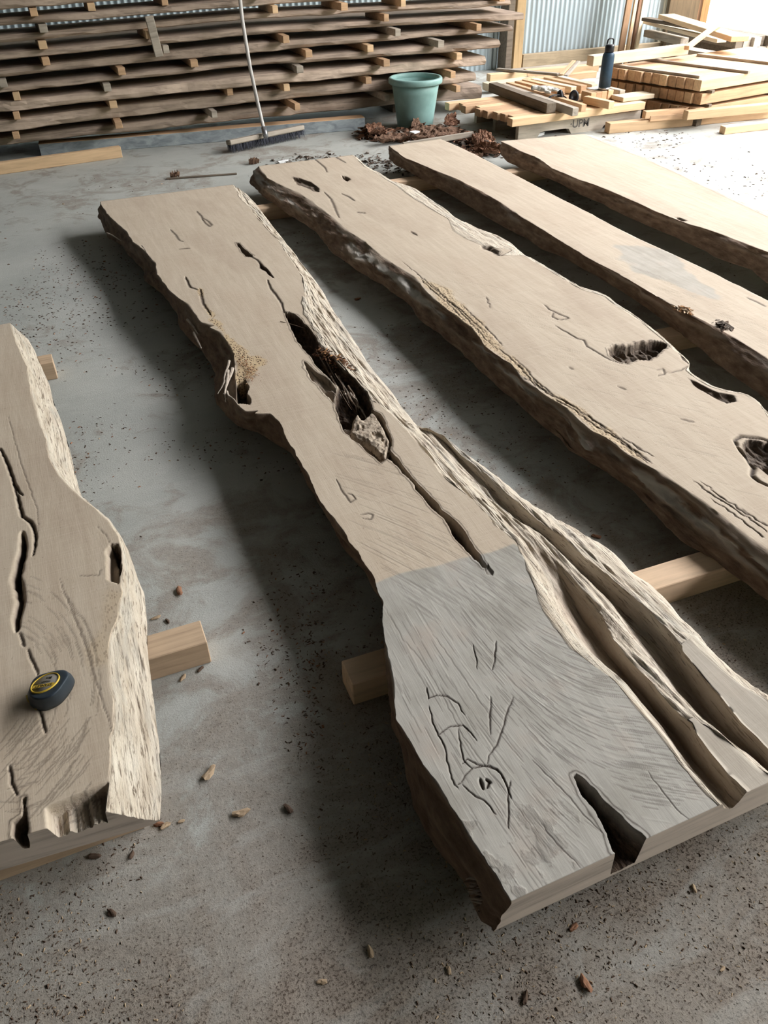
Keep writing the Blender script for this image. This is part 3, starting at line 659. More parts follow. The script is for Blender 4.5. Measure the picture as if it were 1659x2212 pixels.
feats1 = [
    cracks([[(0,968),(20,1012),(30,1045),(38,1058),(48,1070)], [(26,1042),(36,1068),(42,1095),(48,1115),(66,1128),(76,1150),(75,1180),(70,1200)]], .0030, .008, 1.0),
    cracks([[(48,1150),(50,1180),(42,1215),(34,1250),(40,1270),(44,1300),(36,1330),(36,1362)]], .006, .02, 1.0),
    cavity([(46,1160),(56,1170),(54,1200),(46,1225),(50,1250),(40,1275),(28,1268),(34,1240),(32,1215),(42,1190)], .02, .008, .006, .85, .0),
    cracks([[(42,1365),(48,1390),(54,1396)], [(60,1400),(64,1420),(74,1435),(82,1458)], [(84,1535),(92,1562),(98,1582)], [(20,1655),(26,1690),(38,1718)]], .002, .004, .95),
    cracks([[(128,1250),(160,1330),(190,1410),(206,1470),(230,1540),(240,1580)], [(18,900),(45,1000),(80,1100),(84,1150)], [(208,1135),(228,1155),(238,1172)], [(168,1243),(212,1243),(216,1232),(224,1231)]], .0011, .0012, .6),
    cavity([(226,1192),(238,1177),(253,1174),(261,1195),(262,1225),(258,1262),(245,1256),(227,1252)], .026, .012, .004, .2, 0),
    cavity([(238,1176),(254,1172),(262,1190),(264,1220),(256,1262),(252,1230),(246,1200)], .03, .008, .006, 1.0, 0),
    cavity([(46,1722),(56,1720),(60,1745),(58,1775),(62,1808),(50,1820),(26,1818),(20,1800),(24,1772),(36,1765),(46,1760)], .045, .008, .006, .9, .003),
    zone([(236,1276),(262,1282),(250,1335),(236,1372),(234,1440),(205,1440),(200,1380),(220,1330)], 'holes', .35, .02),
    end_cut,
]
def arcs1(S):
    r = random.Random(5); lines = []
    cx0, cy0 = 18, 1490
    for k in range(120):
        a0 = r.uniform(-85, 75); rad = r.uniform(.45, 1.0); da = r.uniform(8, 26)
        pts = []
        for q in range(5):
            a = math.radians(a0 + da * q / 4); pts.append((cx0 + 205 * rad * math.cos(a), cy0 + 265 * rad * math.sin(a)))
        if r.random() < .55 and abs(a0) < 30: continue
        lines.append(pts)
    for k in range(70):
        a = r.uniform(40, 200); b = r.uniform(1540, 1720); L = r.uniform(30, 80); lines.append([(a, b), (a - L * .35, b + L * .5), (a - L * .8, b + L)])
    cracks(lines, .0009, .0003, .42)(S)
feats1.append(arcs1)
slab_left, _b = make_slab('live_edge_slab', ctr1, ((-.34,.914),(-.155,.90)), ((-.252,3.144),(-.6,3.15)), 560, [6,230,60,4], feats1, (.010,.010), 5, rough_left=.3)
tag(slab_left, 'broad brown timber slab with a pale bleached live edge and a torn near end, carrying the tape measure', 'slab', 'live-edge slabs laid out on bolsters')

# bolsters under the slabs
def bolster(a, b, label, wd=.075, ht=.069):
    o = bar('bolster', a, b, wd, ht, M_BOL, bev=.002, rough=.001)
    tag(o, label, 'timber', 'bolsters under the slabs'); return o
bolster((.352, 1.09, 0), (2.05, 1.04, 0), 'square timber bolster under the near part of the forked slab, reaching to the next slab')
bolster((-.75, 1.345, 0), (.092, 1.34, 0), 'pale square timber bolster end showing beside the slab with the tape measure')
bolster((-.75, 2.95, 0), (-.115, 2.95, 0), 'short flat timber block showing beside the far part of the slab with the tape measure')
bolster((.36, 4.36, 0), (1.78, 4.41, 0), 'pale bolster under the far end of the forked slab')
bolster((1.80, 4.53, 0), (2.60, 4.50, 0), 'grey bolster in the dark gap beside the straight-edged slab')
bolster((2.45, 4.40, 0), (3.5, 4.42, 0), 'grey bolster under the far end of the bright slab')
bolster((1.45, 2.2, 0), (3.6, 2.1, 0), 'bolster hidden under the near part of the straight-edged slab')
bolster((-.75, .98, 0), (-.12, .98, 0), 'bolster under the torn end of the slab with the tape measure')

# ================================================================== drying stack of boards by the back wall
ROWS = [(.12,.12,.095),(.22,.235,.235),(.34,.36,.345),(.445,.475,.455),(.53,.56,.56),(.625,.665,.645),(.715,.755,.735),(.805,.84,.82),(.895,.93,.905),(.995,1.02,.995),(1.09,1.11,1.09),(1.19,1.21,1.19)]
R_END = [3.52, 3.42, 3.50, 3.62, 3.74, 3.78, 3.70, 3.76, 3.70, 3.75, 3.7, 3.7]
XS3 = (-.1, 1.65, 3.6)
ORD = ['lowest', 'second', 'third', 'fourth', 'fifth', 'sixth', 'seventh', 'eighth', 'ninth', 'tenth', 'eleventh', 'top']
def row_z(k, x): return np.interp(x, XS3, ROWS[k])
def row_top(k, x):
    return row_z(k + 1, x) - .047 if k < 11 else row_z(k, x) + .06
def live_board(name, x0, x1, k, yf, yb, mat, seed, amp=.02):
    n = 90; xs = np.linspace(x0, x1, n)
    zb = np.array([row_z(k, x) for x in xs]); zt = np.array([row_top(k, x) for x in xs])
    w1 = fbm(xs * 1.3, 0, 0, seed, 3) * amp * 1.6; w2 = fbm(xs * 5, 3, 0, seed + 1, 4) * .006; w3 = fbm(xs * 7, 9, 0, seed + 2, 4) * .008
    sec = [(yf + w1 + .012 + np.abs(w3), zb + .002 - w2 * .6), (yf + w1 + w3, zb + .010 - w2), (yf + w1 - .004 + w2, zb * .5 + zt * .5), (yf + w1 + .008 + w3, zt - .006 + w2 * .4), (yf + w1 + .022, zt), (np.full(n, yb), zt), (np.full(n, yb), zb)]
    bx, by, bz = (x0 + x1) / 2, (yf + yb) / 2, float(zb.min())
    v = []
    for i in range(n):
        for (y, z) in sec: v.append((xs[i] - bx, y[i] - by, z[i] - bz))
    m = len(sec); f = []
    for i in range(n - 1):
        for j in range(m): f.append((i * m + j, i * m + (j + 1) % m, (i + 1) * m + (j + 1) % m, (i + 1) * m + j))
    f.append(tuple(range(m))[::-1]); f.append(tuple((n - 1) * m + j for j in range(m)))
    f = [tuple(reversed(q)) for q in f]
    o = mesh_obj(name, v, f, mat, loc=(bx, by, bz)); return o
look = ['bark-stained', 'grey dusty', 'wavy-edged', 'cobwebbed brown', 'grey-brown', 'knotty', 'wavy-edged', 'dusty', 'brown', 'pale-edged', 'brown', 'brown']
for k in range(12):
    if k >= 11: continue
    depth = .62 if k < 6 else .34
    yf = 6.30 if k == 0 else 6.22 + .02 * math.sin(k * 2.3)
    o = live_board('stacked_board', -.75 + .1 * math.sin(k * 5), R_END[k], k, yf, yf + depth, M_STACK, 40 + k * 5, .022)
    tag(o, f'{look[k]} board in the tall drying stack by the wall, {ORD[k]} layer from the floor', 'board', 'boards in the drying stack')
STK = [(78,40),(96,73),(96,111),(101,143),(361,17),(363,117),(326,88),(263,161),(425,145),(7,188),(38,209),(38,250),(37,294),(236,193),(246,230),(260,268),(500,203),(462,242),
       (597,27),(617,69),(670,116),(648,152),(621,192),(639,223),(837,35),(855,67),(801,103),(830,128),(800,172),(833,202),(874,2),(1032,49),(1090,7),(948,88),(995,116),(975,153),(992,189),(560,5),(200,10),(740,8)]
NUM = ['first', 'second', 'third', 'fourth', 'fifth', 'sixth', 'seventh', 'eighth']
M_STICK = [M_BATT, M_GREYT, M_PINE, M_BATT]
place = {}
for i, (a, b) in enumerate(STK):
    w_ = PY(a, b, 6.12); x, z = w_[0], w_[2]; best = min(range(10), key=lambda k: abs(row_z(k + 1, x) - .024 - z))
    if any(abs(q[0] - x) < .075 for q in place.get(best, [])): x += .085
    place.setdefault(best, []).append((x, i))
for k in place:
    for r_, (x, i) in enumerate(sorted(place[k])):
        zb = row_top(k, x) + .001; h = row_z(k + 1, x) - zb - .001
        pro = .10 if x > 1.6 else .05
        pro += .03 * math.sin(i * 3.1)
        y0 = 6.22 - pro; y1 = 6.74 if k < 5 else 6.5
        o = box('spacer_stick', (.045 + .006 * math.sin(i), y1 - y0, h), M_STICK[i % 4], (x, (y0 + y1) / 2, zb), random.uniform(-.03, .03), bev=.002)
        tag(o, f'spacer stick above the {ORD[k]} board of the drying stack, {NUM[r_]} from the left', 'stick', 'spacer sticks in the drying stack')
# upright slat hanging on the face of the stack
p = PY(338, 80, 6.15)
o = box('upright_slat', (.055, .02, .235), M_GREYT, (p[0], 6.165, p[2] - .115), 0, rot=(0, math.radians(-6), 0))
tag(o, 'short grey slat standing upright across the face of the drying stack', 'slat')
# bearers of the stack
for i, (x, l) in enumerate(((-.5, 'far left'), (.15, 'left'), (2.9, 'right'))):
    o = box('stack_bearer', (.09, .30, .105 if x > 2 else .115), M_DARKT, (x, 6.74 if x > 0 else 6.62, 0)); tag(o, f'dark timber block carrying the drying stack, {l} end', 'timber', 'bearers of the drying stack')

# long grey-sided timber lying in front of the stack
def grey_side():
    t = NT('grey_painted_side', .6)
    col = t.ramp(t.noise(t.coord((3, 8, 8)), 3, 5, .6, .8), [(.35, (.20, .225, .24)), (.6, (.34, .375, .385)), (.75, (.44, .47, .47))])
    return t.done(col)
a = P(89, 337, 0); b = P(786, 278, 0); d = b - a; L = float(np.hypot(d[0], d[1])); ang = math.atan2(d[1], d[0])
bm = box_bm(L, .11, .085, .003, (L / 2, .055, .0425))
o = bm_obj('painted_timber', bm, [grey_side(), M_BATT]); o.location = (a[0], a[1] - .03, 0); o.rotation_euler = (0, 0, ang)
for pl in o.data.polygons: pl.material_index = 1 if pl.normal.z > .5 else 0
tag(o, 'long squared timber with a grey coated side lying at the foot of the drying stack', 'timber')
a = P(-60, 387, 0); b = P(265, 341, 0)
o = bar('fresh_timber', (a[0], a[1] + .03, 0), (b[0], b[1] + .03, 0), .045, .072, M_PINE); tag(o, 'fresh pale yellow squared timber on the floor in the far left corner', 'timber')

# ------------------------------------------------------------------ lathe helper
def lathe(name, prof, n, mat, parent=None, loc=None, smooth=True):
    v = []; f = []; m = len(prof)
    for i in range(n):
        a = 2 * math.pi * i / n
        for r, z in prof: v.append((r * math.cos(a), r * math.sin(a), z))
    for i in range(n):
        for j in range(m - 1):
            a, b = i * m + j, ((i + 1) % n) * m + j
            f.append((a, b, b + 1, a + 1))
    return mesh_obj(name, v, f, mat, parent, smooth, loc)
# bucket
M_BUCKET = plain('green_plastic', (.24, .39, .36), .42, 0, .10, 14)
bk = empty('garden_tub', (2.80, 6.03, 0)); tag(bk, 'tapered sage green plastic tub standing before the drying stack', 'bucket')
lathe('tub_body', [(0, .004), (.128, .0), (.135, .006), (.150, .12), (.168, .245), (.180, .318), (.176, .318), (.163, .245), (.145, .12), (.130, .012), (0, .012)], 64, M_BUCKET, bk)
lathe('tub_rim', [(.176, .312), (.196, .306), (.202, .312), (.202, .338), (.196, .346), (.182, .348), (.174, .342), (.174, .318), (.176, .312)], 64, M_BUCKET, bk)

# broom
M_HANDLE = plain('painted_handle', (.55, .52, .49), .4, 0, .08, 8)
br = empty('push_broom', (1.60, 6.04, 0)); tag(br, 'wide push broom with a pale curved handle leaning on the drying stack', 'broom')
ha, hb = P(494, 318, .04), P(654, 284, .04); d = hb - ha; L = float(np.hypot(d[0], d[1])); ang = math.atan2(d[1], d[0]); mid = (ha + hb) / 2
def rel(p_, root): return (p_[0] - root.location.x, p_[1] - root.location.y, p_[2] - root.location.z)
hd = bm_obj('broom_head', box_bm(L, .062, .032, .006, (0, 0, .016)), M_GREYT, br, loc=rel((mid[0], mid[1], .052), br)); hd.rotation_euler = (math.radians(-8), 0, ang)
v = []; f = []; r = random.Random(2)
for i in range(1300):
    x = r.uniform(-L / 2 + .005, L / 2 - .005); y = r.uniform(-.026, .026); dx = r.uniform(-.012, .012) + (.015 if x > L / 2 - .03 else 0); dy = y * .5 + r.uniform(-.012, .004); w_ = .0016; b0 = len(v)
    v += [(x - w_, y, 0), (x + w_, y, 0), (x + dx, y + dy, -.053), (x, y + w_, 0)]; f += [(b0, b0 + 1, b0 + 2), (b0 + 1, b0 + 3, b0 + 2), (b0 + 3, b0, b0 + 2)]
bs = mesh_obj('bristles', v, f, plain('dark_bristle', (.03, .032, .045), .7), br, loc=rel((mid[0], mid[1], .054), br)); bs.rotation_euler = (0, 0, ang); bs['kind'] = 'stuff'
def tube(name, pts, rad, mat, parent=None, n=12, loc=(0, 0, 0), caps=True):
    pts = [Vector(q) for q in pts]; v = []; f = []
    rad = rad if hasattr(rad, '__len__') else [rad] * len(pts)
    up = Vector((0, 0, 1))
    for i, q in enumerate(pts):
        t = (pts[min(i + 1, len(pts) - 1)] - pts[max(i - 1, 0)]).normalized()
        s = t.cross(up); s = s.normalized() if s.length > 1e-4 else Vector((1, 0, 0)); u = s.cross(t)
        for k in range(n):
            a = 2 * math.pi * k / n; v.append(q + (s * math.cos(a) + u * math.sin(a)) * rad[i])
    for i in range(len(pts) - 1):
        for k in range(n): f.append((i * n + k, i * n + (k + 1) % n, (i + 1) * n + (k + 1) % n, (i + 1) * n + k))
    if caps: f.append(tuple(range(n))[::-1]); f.append(tuple((len(pts) - 1) * n + k for k in range(n)))
    return mesh_obj(name, v, f, mat, parent, True, loc)
b0 = P(573, 290, .09)
path = []
for (a, b, y) in ((573, 290, b0[1]), (566, 262, 6.0), (555, 215, 6.02), (541, 150, 6.04), (531, 90, 6.065), (523, 40, 6.09), (519, 2, 6.11)): path.append(PY(a, b, y))
for s in (1, 2, 3, 4): path.append(path[6] + (path[6] - path[5]) * s * .9)
tube('handle', [rel(q, br) for q in path], .0125, M_HANDLE, br)
tube('handle_socket', [rel(path[0] - (path[1] - path[0]) * .22, br), rel(path[0] + (path[1] - path[0]) * .5, br)], .019, plain('steel_socket', (.35, .35, .36), .35, .8), br)

# ------------------------------------------------------------------ bark heap
def bark_mat(nm, c):
    t = NT(nm, .9)
    g = t.noise(t.coord((12, 60, 12)), 2, 5, .7, .6); c = np.array(c)
    return t.done(t.ramp(g, [(.3, tuple(c * .35)), (.5, tuple(c)), (.75, tuple(c * 1.7))]), t.bump(g, .008, 1))
M_BARK = bark_mat('red_bark', (.20, .105, .065)); M_BARK2 = bark_mat('brown_bark', (.155, .09, .058))
def bark_piece(px, py, z, L, W, ang, tilt, mat, label, T=.02, seed=0, curl=.02):
    nx, ny = 26, 10; v = []; f = []
    for s in (1, -1):
        for j in range(ny + 1):
            for i in range(nx + 1):
                u, w_ = i / nx - .5, j / ny - .5
                ed = 1 + .35 * vn(u * 9, w_ * 3, 0, seed + 3)
                x = u * L * (1 + .12 * vn(w_ * 6, 2, 0, seed)); y = w_ * W * (1 - abs(u) ** 3 * 3) * ed
                zz = curl * (4 * w_ * w_) + .012 * vn(u * 10, w_ * 14, 0, seed + 5) + .006 * vn(u * 30, w_ * 30, 0, seed + 8) + s * T * .5 * (1 - (2 * abs(w_)) ** 4 * .7) * (1 - (2 * abs(u)) ** 6 * .8)
                v.append((x, y, zz))
    n1 = (nx + 1) * (ny + 1)
    for j in range(ny):
        for i in range(nx):
            a = j * (nx + 1) + i; f.append((a, a + 1, a + nx + 2, a + nx + 1)); b = a + n1; f.append((b, b + nx + 1, b + nx + 2, b + 1))
    for i in range(nx):
        a = i; f.append((a + n1, a + n1 + 1, a + 1, a)); a = ny * (nx + 1) + i; f.append((a, a + 1, a + 1 + n1, a + n1))
    for j in range(ny):
        a = j * (nx + 1); f.append((a, a + nx + 1, a + nx + 1 + n1, a + n1)); a += nx; f.append((a + n1, a + n1 + nx + 1, a + nx + 1, a))
    p_ = P(px, py, z); o = mesh_obj('bark_piece', v, f, mat, loc=(p_[0], p_[1], z)); o.rotation_euler = (tilt, random.uniform(-.1, .1), ang)
    tag(o, label, 'bark', 'bark pieces in the heap by the tub'); return o
bark_piece(940, 290, .055, .34, .12, -.25, .35, M_BARK2, 'long ridged brown bark slab lying over the heap in front of the tub', .03, 1)
bark_piece(815, 283, .045, .20, .14, .5, .2, M_BARK, 'orange-brown bark flake at the left side of the heap', .018, 2, .03)
bark_piece(850, 300, .03, .30, .08, .1, .1, M_BARK2, 'flat dark bark strip along the front of the heap', .02, 3)
bark_piece(972, 262, .075, .15, .09, .5, 1.0, M_BARK, 'upright reddish bark shard at the back of the heap', .018, 4, .03)
bark_piece(1042, 300, .06, .15, .11, .1, .5, M_BARK, 'blocky red-brown bark chunk at the right end of the heap', .05, 5, .01)
bark_piece(1052, 325, .05, .20, .08, -1.0, .4, M_BARK, 'twisted bark strip hanging towards the slabs at the right of the heap', .022, 6, .03)
bark_piece(1010, 338, .02, .2, .1, -.5, .1, M_BARK2, 'low bark chunk at the front right of the heap', .03, 7)
bark_piece(900, 272, .06, .16, .08, .8, .5, M_BARK2, 'small curled bark flake against the base of the tub', .02, 8, .03)
a = P(870, 318, .05); b = P(1022, 292, .07)
o = bar('thin_batten', (a[0], a[1], .045), (b[0], b[1], .06), .02, .035, M_GREYT); tag(o, 'thin grey batten lying across the bark heap', 'batten')
# shredded bark and chips under the pieces
def shreds(name, center_px, spread, n, mats, label, size=(.012, .05), seed=0, lift=.05, z0=0.0, cat='bark shreds'):
    r = random.Random(seed); v = []; f = []; mi = []
    for i in range(n):
        t = r.random(); k = r.randrange(len(center_px) - 1); a = np.array(center_px[k]) * (1 - t) + np.array(center_px[k + 1]) * t
        c0 = P(a[0], a[1], z0); rr = r.gauss(0, .5); r2 = r.gauss(0, .5)
        x, y = c0[0] + rr * spread[0], c0[1] + r2 * spread[1]
        hh = max(0, 1 - math.hypot(rr, r2) * .8); z = z0 + r.uniform(.002, lift) * hh + .003
        L = r.uniform(*size); w_ = L * r.uniform(.12, .35); t_ = w_ * .5; an = r.uniform(0, 6.3); el = r.uniform(-.5, .5) * hh; b = len(v)
        dx, dy, dz = math.cos(an) * L / 2, math.sin(an) * L / 2, math.sin(el) * L / 2; nx, ny = -math.sin(an) * w_ / 2, math.cos(an) * w_ / 2
        z = max(z, z0 + abs(dz) + .001); bend = r.uniform(-.3, .3) * L
        v += [(x - dx + nx, y - dy + ny, z - dz), (x - dx - nx, y - dy - ny, z - dz), (x + nx * 1.3 + bend * .3, y + ny * 1.3, z + t_ * 1.6), (x - nx * 1.3 + bend * .3, y - ny * 1.3, z + t_ * .6), (x + dx + nx * .3, y + dy + ny * .3, z + dz), (x + dx - nx * .6, y + dy - ny * .6, z + dz + t_), (x + bend * .2, y, z - t_)]
        f += [(b, b + 1, b + 3, b + 2), (b + 2, b + 3, b + 5, b + 4), (b, b + 2, b + 6), (b + 1, b + 6, b + 3), (b + 2, b + 4, b + 6), (b + 3, b + 6, b + 5)]
        mi += [r.randrange(len(mats))] * 6
    o = mesh_obj(name, v, f, mats); o.data.polygons.foreach_set('material_index', mi); tag(o, label, cat, kind='stuff'); return o
M_CHIPD = plain('dark_chip', (.10, .065, .045), .9, 0, .3); M_CHIPL = plain('pale_chip', (.42, .31, .20), .85, 0, .2); M_CHIPR = plain('red_chip', (.26, .13, .075), .9, 0, .3); M_CHIPG = plain('grey_chip', (.16, .13, .105), .9, 0, .3)
shreds('shredded_bark', [(795, 290), (850, 300), (900, 295), (960, 292), (1030, 310), (1060, 335)], (.13, .13), 1900, [M_CHIPD, M_CHIPR, M_BARK, M_CHIPG], 'heap of loose reddish bark shreds in front of the green tub', (.02, .08), 3, .07)
shreds('bark_litter', [(640, 345), (760, 345), (860, 360), (960, 380)], (.25, .10), 420, [M_CHIPD, M_CHIPG], 'strip of dark bark crumbs on the floor beyond the slab ends', (.012, .04), 5, .008)
# white bits
def white_bit(px, py, z, s, rz, label, nm='plastic_scrap'):
    p_ = P(px, py, z); bm = bmesh.new(); bmesh.ops.create_cube(bm, size=1); bmesh.ops.subdivide_edges(bm, edges=list(bm.edges), cuts=2, use_grid_fill=True)
    for q in bm.verts: q.co = Vector((q.co.x * s[0] * (1 + .2 * vn(q.co.y * 3, q.co.z, 0, 3)), q.co.y * s[1] * (1 + .3 * vn(q.co.x * 3, 1, 0, 4)), q.co.z * s[2] + .25 * s[2] * vn(q.co.x * 4, q.co.y * 4, 0, 9)))
    o = bm_obj(nm, bm, plain('white_plastic', (.80, .80, .78), .6, 0, .04), loc=(p_[0], p_[1], z + s[2] * .5)); o.rotation_euler = (0, 0, rz); tag(o, label, 'scrap', 'white scraps on the floor'); return o
white_bit(612, 351, .0, (.075, .03, .012), .2, 'white flat scrap just beyond the far edge of the slab third from the left')
white_bit(882, 311, .035, (.09, .03, .014), .15, 'white scrap at the front of the bark heap')
white_bit(896, 286, .085, (.06, .05, .006), .4, 'crumpled white scrap on top of the bark heap')
white_bit(1162, 291, .002, (.085, .06, .02), .2, 'white triangular scrap in front of the pallet')

# ================================================================== pallet and what is on it
M_PALLET = timber('pallet_timber', (.50, .44, .36), .3, 0, .85, .5, .4)
pa = empty('pallet', (3.82, 5.6, 0)); tag(pa, 'worn grey timber pallet stencilled with three letters on its front rail', 'pallet')
def pbox(nm, s, c, mat=M_PALLET, rz=0):
    o = bm_obj(nm, box_bm(s[0], s[1], s[2], .002, (0, 0, s[2] / 2)), mat, pa, loc=(c[0] - 3.82, c[1] - 5.6, c[2])); o.rotation_euler = (0, 0, rz); return o
X0, X1, Y0, Y1 = 3.29, 4.36, 5.31, 5.98
def rail(y):
    """notched stringer, real cut-out for the forks"""
    prof = [(0, 0), (.16, 0), (.185, .035), (.215, .04), (.40, .04), (.43, .035), (.455, 0), (.72, 0), (.745, .03), (.80, .035), (.98, .035), (1.0, .03), (1.02, 0), (1.07, 0), (1.07, .10), (0, .10)]
    v = [(x, 0, z) for x, z in prof] + [(x, .04, z) for x, z in prof]; n = len(prof)
    f = [tuple(range(n)), tuple(range(n, 2 * n))[::-1]] + [(i, i + n, (i + 1) % n + n, (i + 1) % n) for i in range(n)]
    return mesh_obj('stringer', v, f, M_PALLET, pa, loc=(X0 - 3.82, y - 5.6, 0))
rail(Y0); rail((Y0 + Y1) / 2); rail(Y1 - .04)
for x in (X0 + .05, X0 + .27, X0 + .53, X0 + .80, X1 - .05): pbox('deck_board', (.09, Y1 - Y0, .016), (x, (Y0 + Y1) / 2, .1005))
def text_mesh(body, size, mat, name, bold=False, ext=.0004):
    cu = bpy.data.curves.new(name, 'FONT'); cu.body = body; cu.size = size; cu.extrude = ext; cu.align_x = 'CENTER'; cu.align_y = 'CENTER'
    if bold: cu.offset = size * .02
    t = bpy.data.objects.new(name, cu); COL.objects.link(t); bpy.context.view_layer.update()
    me = bpy.data.meshes.new_from_object(t); bpy.data.objects.remove(t); me.materials.clear(); me.materials.append(mat)
    o = bpy.data.objects.new(name, me); COL.objects.link(o); return o
tx = text_mesh('·UPM', .075, plain('stencil_ink', (.13, .12, .11), .8), 'stencil_lettering', True)
tp = PY(1252, 268, Y0); tx.parent = pa; tx.location = (tp[0] - 3.82, Y0 - .001 - 5.6, .062); tx.rotation_euler = (math.pi / 2, 0, 0); tx['label'] = 'dark stencilled letters UPM'

def T(name, A, zA, B, zB, w_, h, mat, label, cat='timber', group=None, bev=.003, roll=0):
    """timber seen between two pixels on its top face (heights zA, zB of the top)"""
    a, b = P(*A, zA), P(*B, zB)
    o = bar(name, (a[0], a[1], zA - h), (b[0], b[1], zB - h), w_, h, mat, bev=bev, roll=roll, rough=.0008); tag(o, label, cat, group); return o
NTH = ['nearest', 'second nearest', 'third from the front', 'fourth from the front', 'fifth from the front', 'sixth from the front', 'seventh from the front', 'eighth from the front', 'ninth from the front', 'tenth from the front', 'eleventh from the front', 'farthest']
r = random.Random(4)
ends = [3.17, 3.22, 3.20, 3.18, 3.14, 3.12, 3.16, 3.08, 3.10, 3.02]
for i in range(10):
    y = 5.245 + i * .076; x0 = ends[i] + .0; x1 = 4.36 + r.uniform(-.03, .04)
    o = bar('square_batten', (x0, y, .118), (x1, y + .05, .118), .068, .05, M_BATT if i % 3 else M_PINE, bev=.002)
    tag(o, f'square sawn batten laid across the pallet, {NTH[i] if i < 9 else "farthest back"}', 'batten', 'battens laid side by side on the pallet')
zt = .170
T('dark_plank', (1065, 178), .235, (1192, 223), .235, .075, .064, M_DARKT, 'thick dark plank at the left of the pallet load')
T('edge_plank', (1085, 180), .222, (1244, 233), .222, .05, .052, M_GREYT, 'brown plank overhanging the front of the pallet beside the dark plank')
T('edge_plank', (1098, 177), .218, (1262, 226), .218, .045, .048, M_BATT, 'narrow brown plank, third from the left on the pallet load')
for i, (A, B, m_) in enumerate((((1118, 174), (1180, 190), M_BATT), ((1134, 171), (1215, 190), M_BATT), ((1152, 169), (1240, 187), M_PALE), ((1180, 166), (1262, 185), M_BATT), ((1210, 164), (1285, 182), M_PALE))):
    T('loose_plank', A, .222, B, .222, .06, .05, m_, ['short brown plank behind the white sheet', 'second plank behind the white sheet', 'pale plank under the work glove', 'plank right of the work glove', 'pale plank at the back right of the pallet load'][i], group='planks on the pallet load')
T('short_batten', (1266, 207), .222, (1322, 219), .222, .055, .05, M_PINE, 'fresh short batten in front of the bottle')
p_ = P(1345, 218, .185); box('pale_block', (.30, .14, .03), M_PALE, (4.33, 5.40, .17), .05); tag(bpy.data.objects['pale_block'], 'pale flat block at the front right corner of the pallet load', 'block')
for i, x in enumerate((3.99, 4.045, 4.10, 4.165)):
    o = box('end_block', (.05, .12, .062), [M_PINE, M_BATT, M_BATT, M_PINE][i], (x, 5.49 + .01 * i, .170), .05, bev=.002); tag(o, f'short square block under the bottle, {["leftmost","second","third","rightmost"][i]} of the row', 'block', 'blocks under the bottle')
o = box('end_block', (.055, .16, .055), M_GREYT, (4.26, 5.53, .170), .1); tag(o, 'grey-ended dark block right of the blocks under the bottle', 'block')
# white sheet, card, glove, headphones, bottle
def sheet(nm, px, s, z, rz, mat, label, cat, seed=1, amp=.004):
    nx, ny = 14, 10; v = []; f = []; p_ = P(*px, z)
    for j in range(ny + 1):
        for i in range(nx + 1):
            u, w_ = i / nx - .5, j / ny - .5; v.append((u * s[0], w_ * s[1], amp * (1 + vn(u * 4, w_ * 4, 0, seed))))
    for j in range(ny):
        for i in range(nx): a = j * (nx + 1) + i; f.append((a, a + 1, a + nx + 2, a + nx + 1))
    o = mesh_obj(nm, v, f, mat, smooth=True, loc=(p_[0], p_[1], z)); o.rotation_euler = (0, 0, rz)
    md = o.modifiers.new('t', 'SOLIDIFY'); md.thickness = .0015; tag(o, label, cat); return o
sheet('white_sheet', (1176, 201), (.20, .26), .1735, .1, plain('white_paper', (.85, .84, .80), .7, 0, .03), 'bright white sheet lying among the planks on the pallet', 'sheet', 2, .003)
sheet('paper_card', (1290, 190), (.15, .10), .2335, .2, plain('card_paper', (.62, .60, .55), .7, 0, .05), 'thin card lying under the bottle', 'card', 3, .001)
bo = empty('water_bottle', (4.13, 5.50, .2375)); tag(bo, 'dark blue insulated drinks bottle standing on blocks on the pallet', 'bottle')
M_NAVY = plain('navy_powder_coat', (.028, .055, .085), .45, .1, .12, 60); M_BLACKP = plain('black_plastic', (.012, .012, .014), .35, 0, .1)
lathe('bottle_body', [(0, 0), (.040, .0), (.043, .003), (.043, .012), (.0435, .012), (.044, .10), (.044, .215), (.042, .228), (.036, .238), (.030, .243), (0, .243)], 48, M_NAVY, bo)
lathe('base_ring', [(.0436, .001), (.0448, .003), (.0448, .012), (.0436, .013)], 48, plain('steel_ring', (.6, .6, .6), .3, .9), bo)
lathe('bottle_cap', [(0, .243), (.032, .243), (.034, .247), (.034, .282), (.030, .290), (0, .292)], 32, M_BLACKP, bo)
tube('carry_loop', [(-.026, 0, .280), (-.028, 0, .300), (-.024, 0, .322), (-.010, 0, .330), (.010, 0, .330), (.024, 0, .322), (.028, 0, .300), (.026, 0, .280)], .0055, M_BLACKP, bo, 8)
# ear defenders
hp = empty('ear_defenders', (3.77, 5.45, .175)); tag(hp, 'shiny black ear defenders lying beside the work glove', 'ear defenders')
def cup(nm, loc, rot):
    o = lathe(nm, [(0, -.022), (.024, -.022), (.031, -.018), (.036, -.006), (.037, .008), (.034, .016), (.024, .020), (.014, .012), (0, .010)], 28, M_BLACKP, hp, loc); o.rotation_euler = rot; o.scale = (1, 1.25, 1); return o
cup('ear_cup', (.045, -.02, .045), (1.35, 0, -.5)); cup('ear_cup', (-.02, .05, .042), (1.2, 0, .9))
v = []; f = []
for i in range(25):
    a = math.pi * (.05 + .95 * i / 24); x, z = math.cos(a) * .085, math.sin(a) * .05
    for s in (-1, 1):
        for t_ in (0, .004): v.append((-.05 + x * .9 - .02, .02 + s * .012 + z * .4, .030 + z * .55 + t_))
for i in range(24):
    a = i * 4; f += [(a, a + 4, a + 6, a + 2), (a + 1, a + 3, a + 7, a + 5), (a, a + 1, a + 5, a + 4), (a + 2, a + 6, a + 7, a + 3)]
mesh_obj('headband', v, f, M_BLACKP, hp, True)
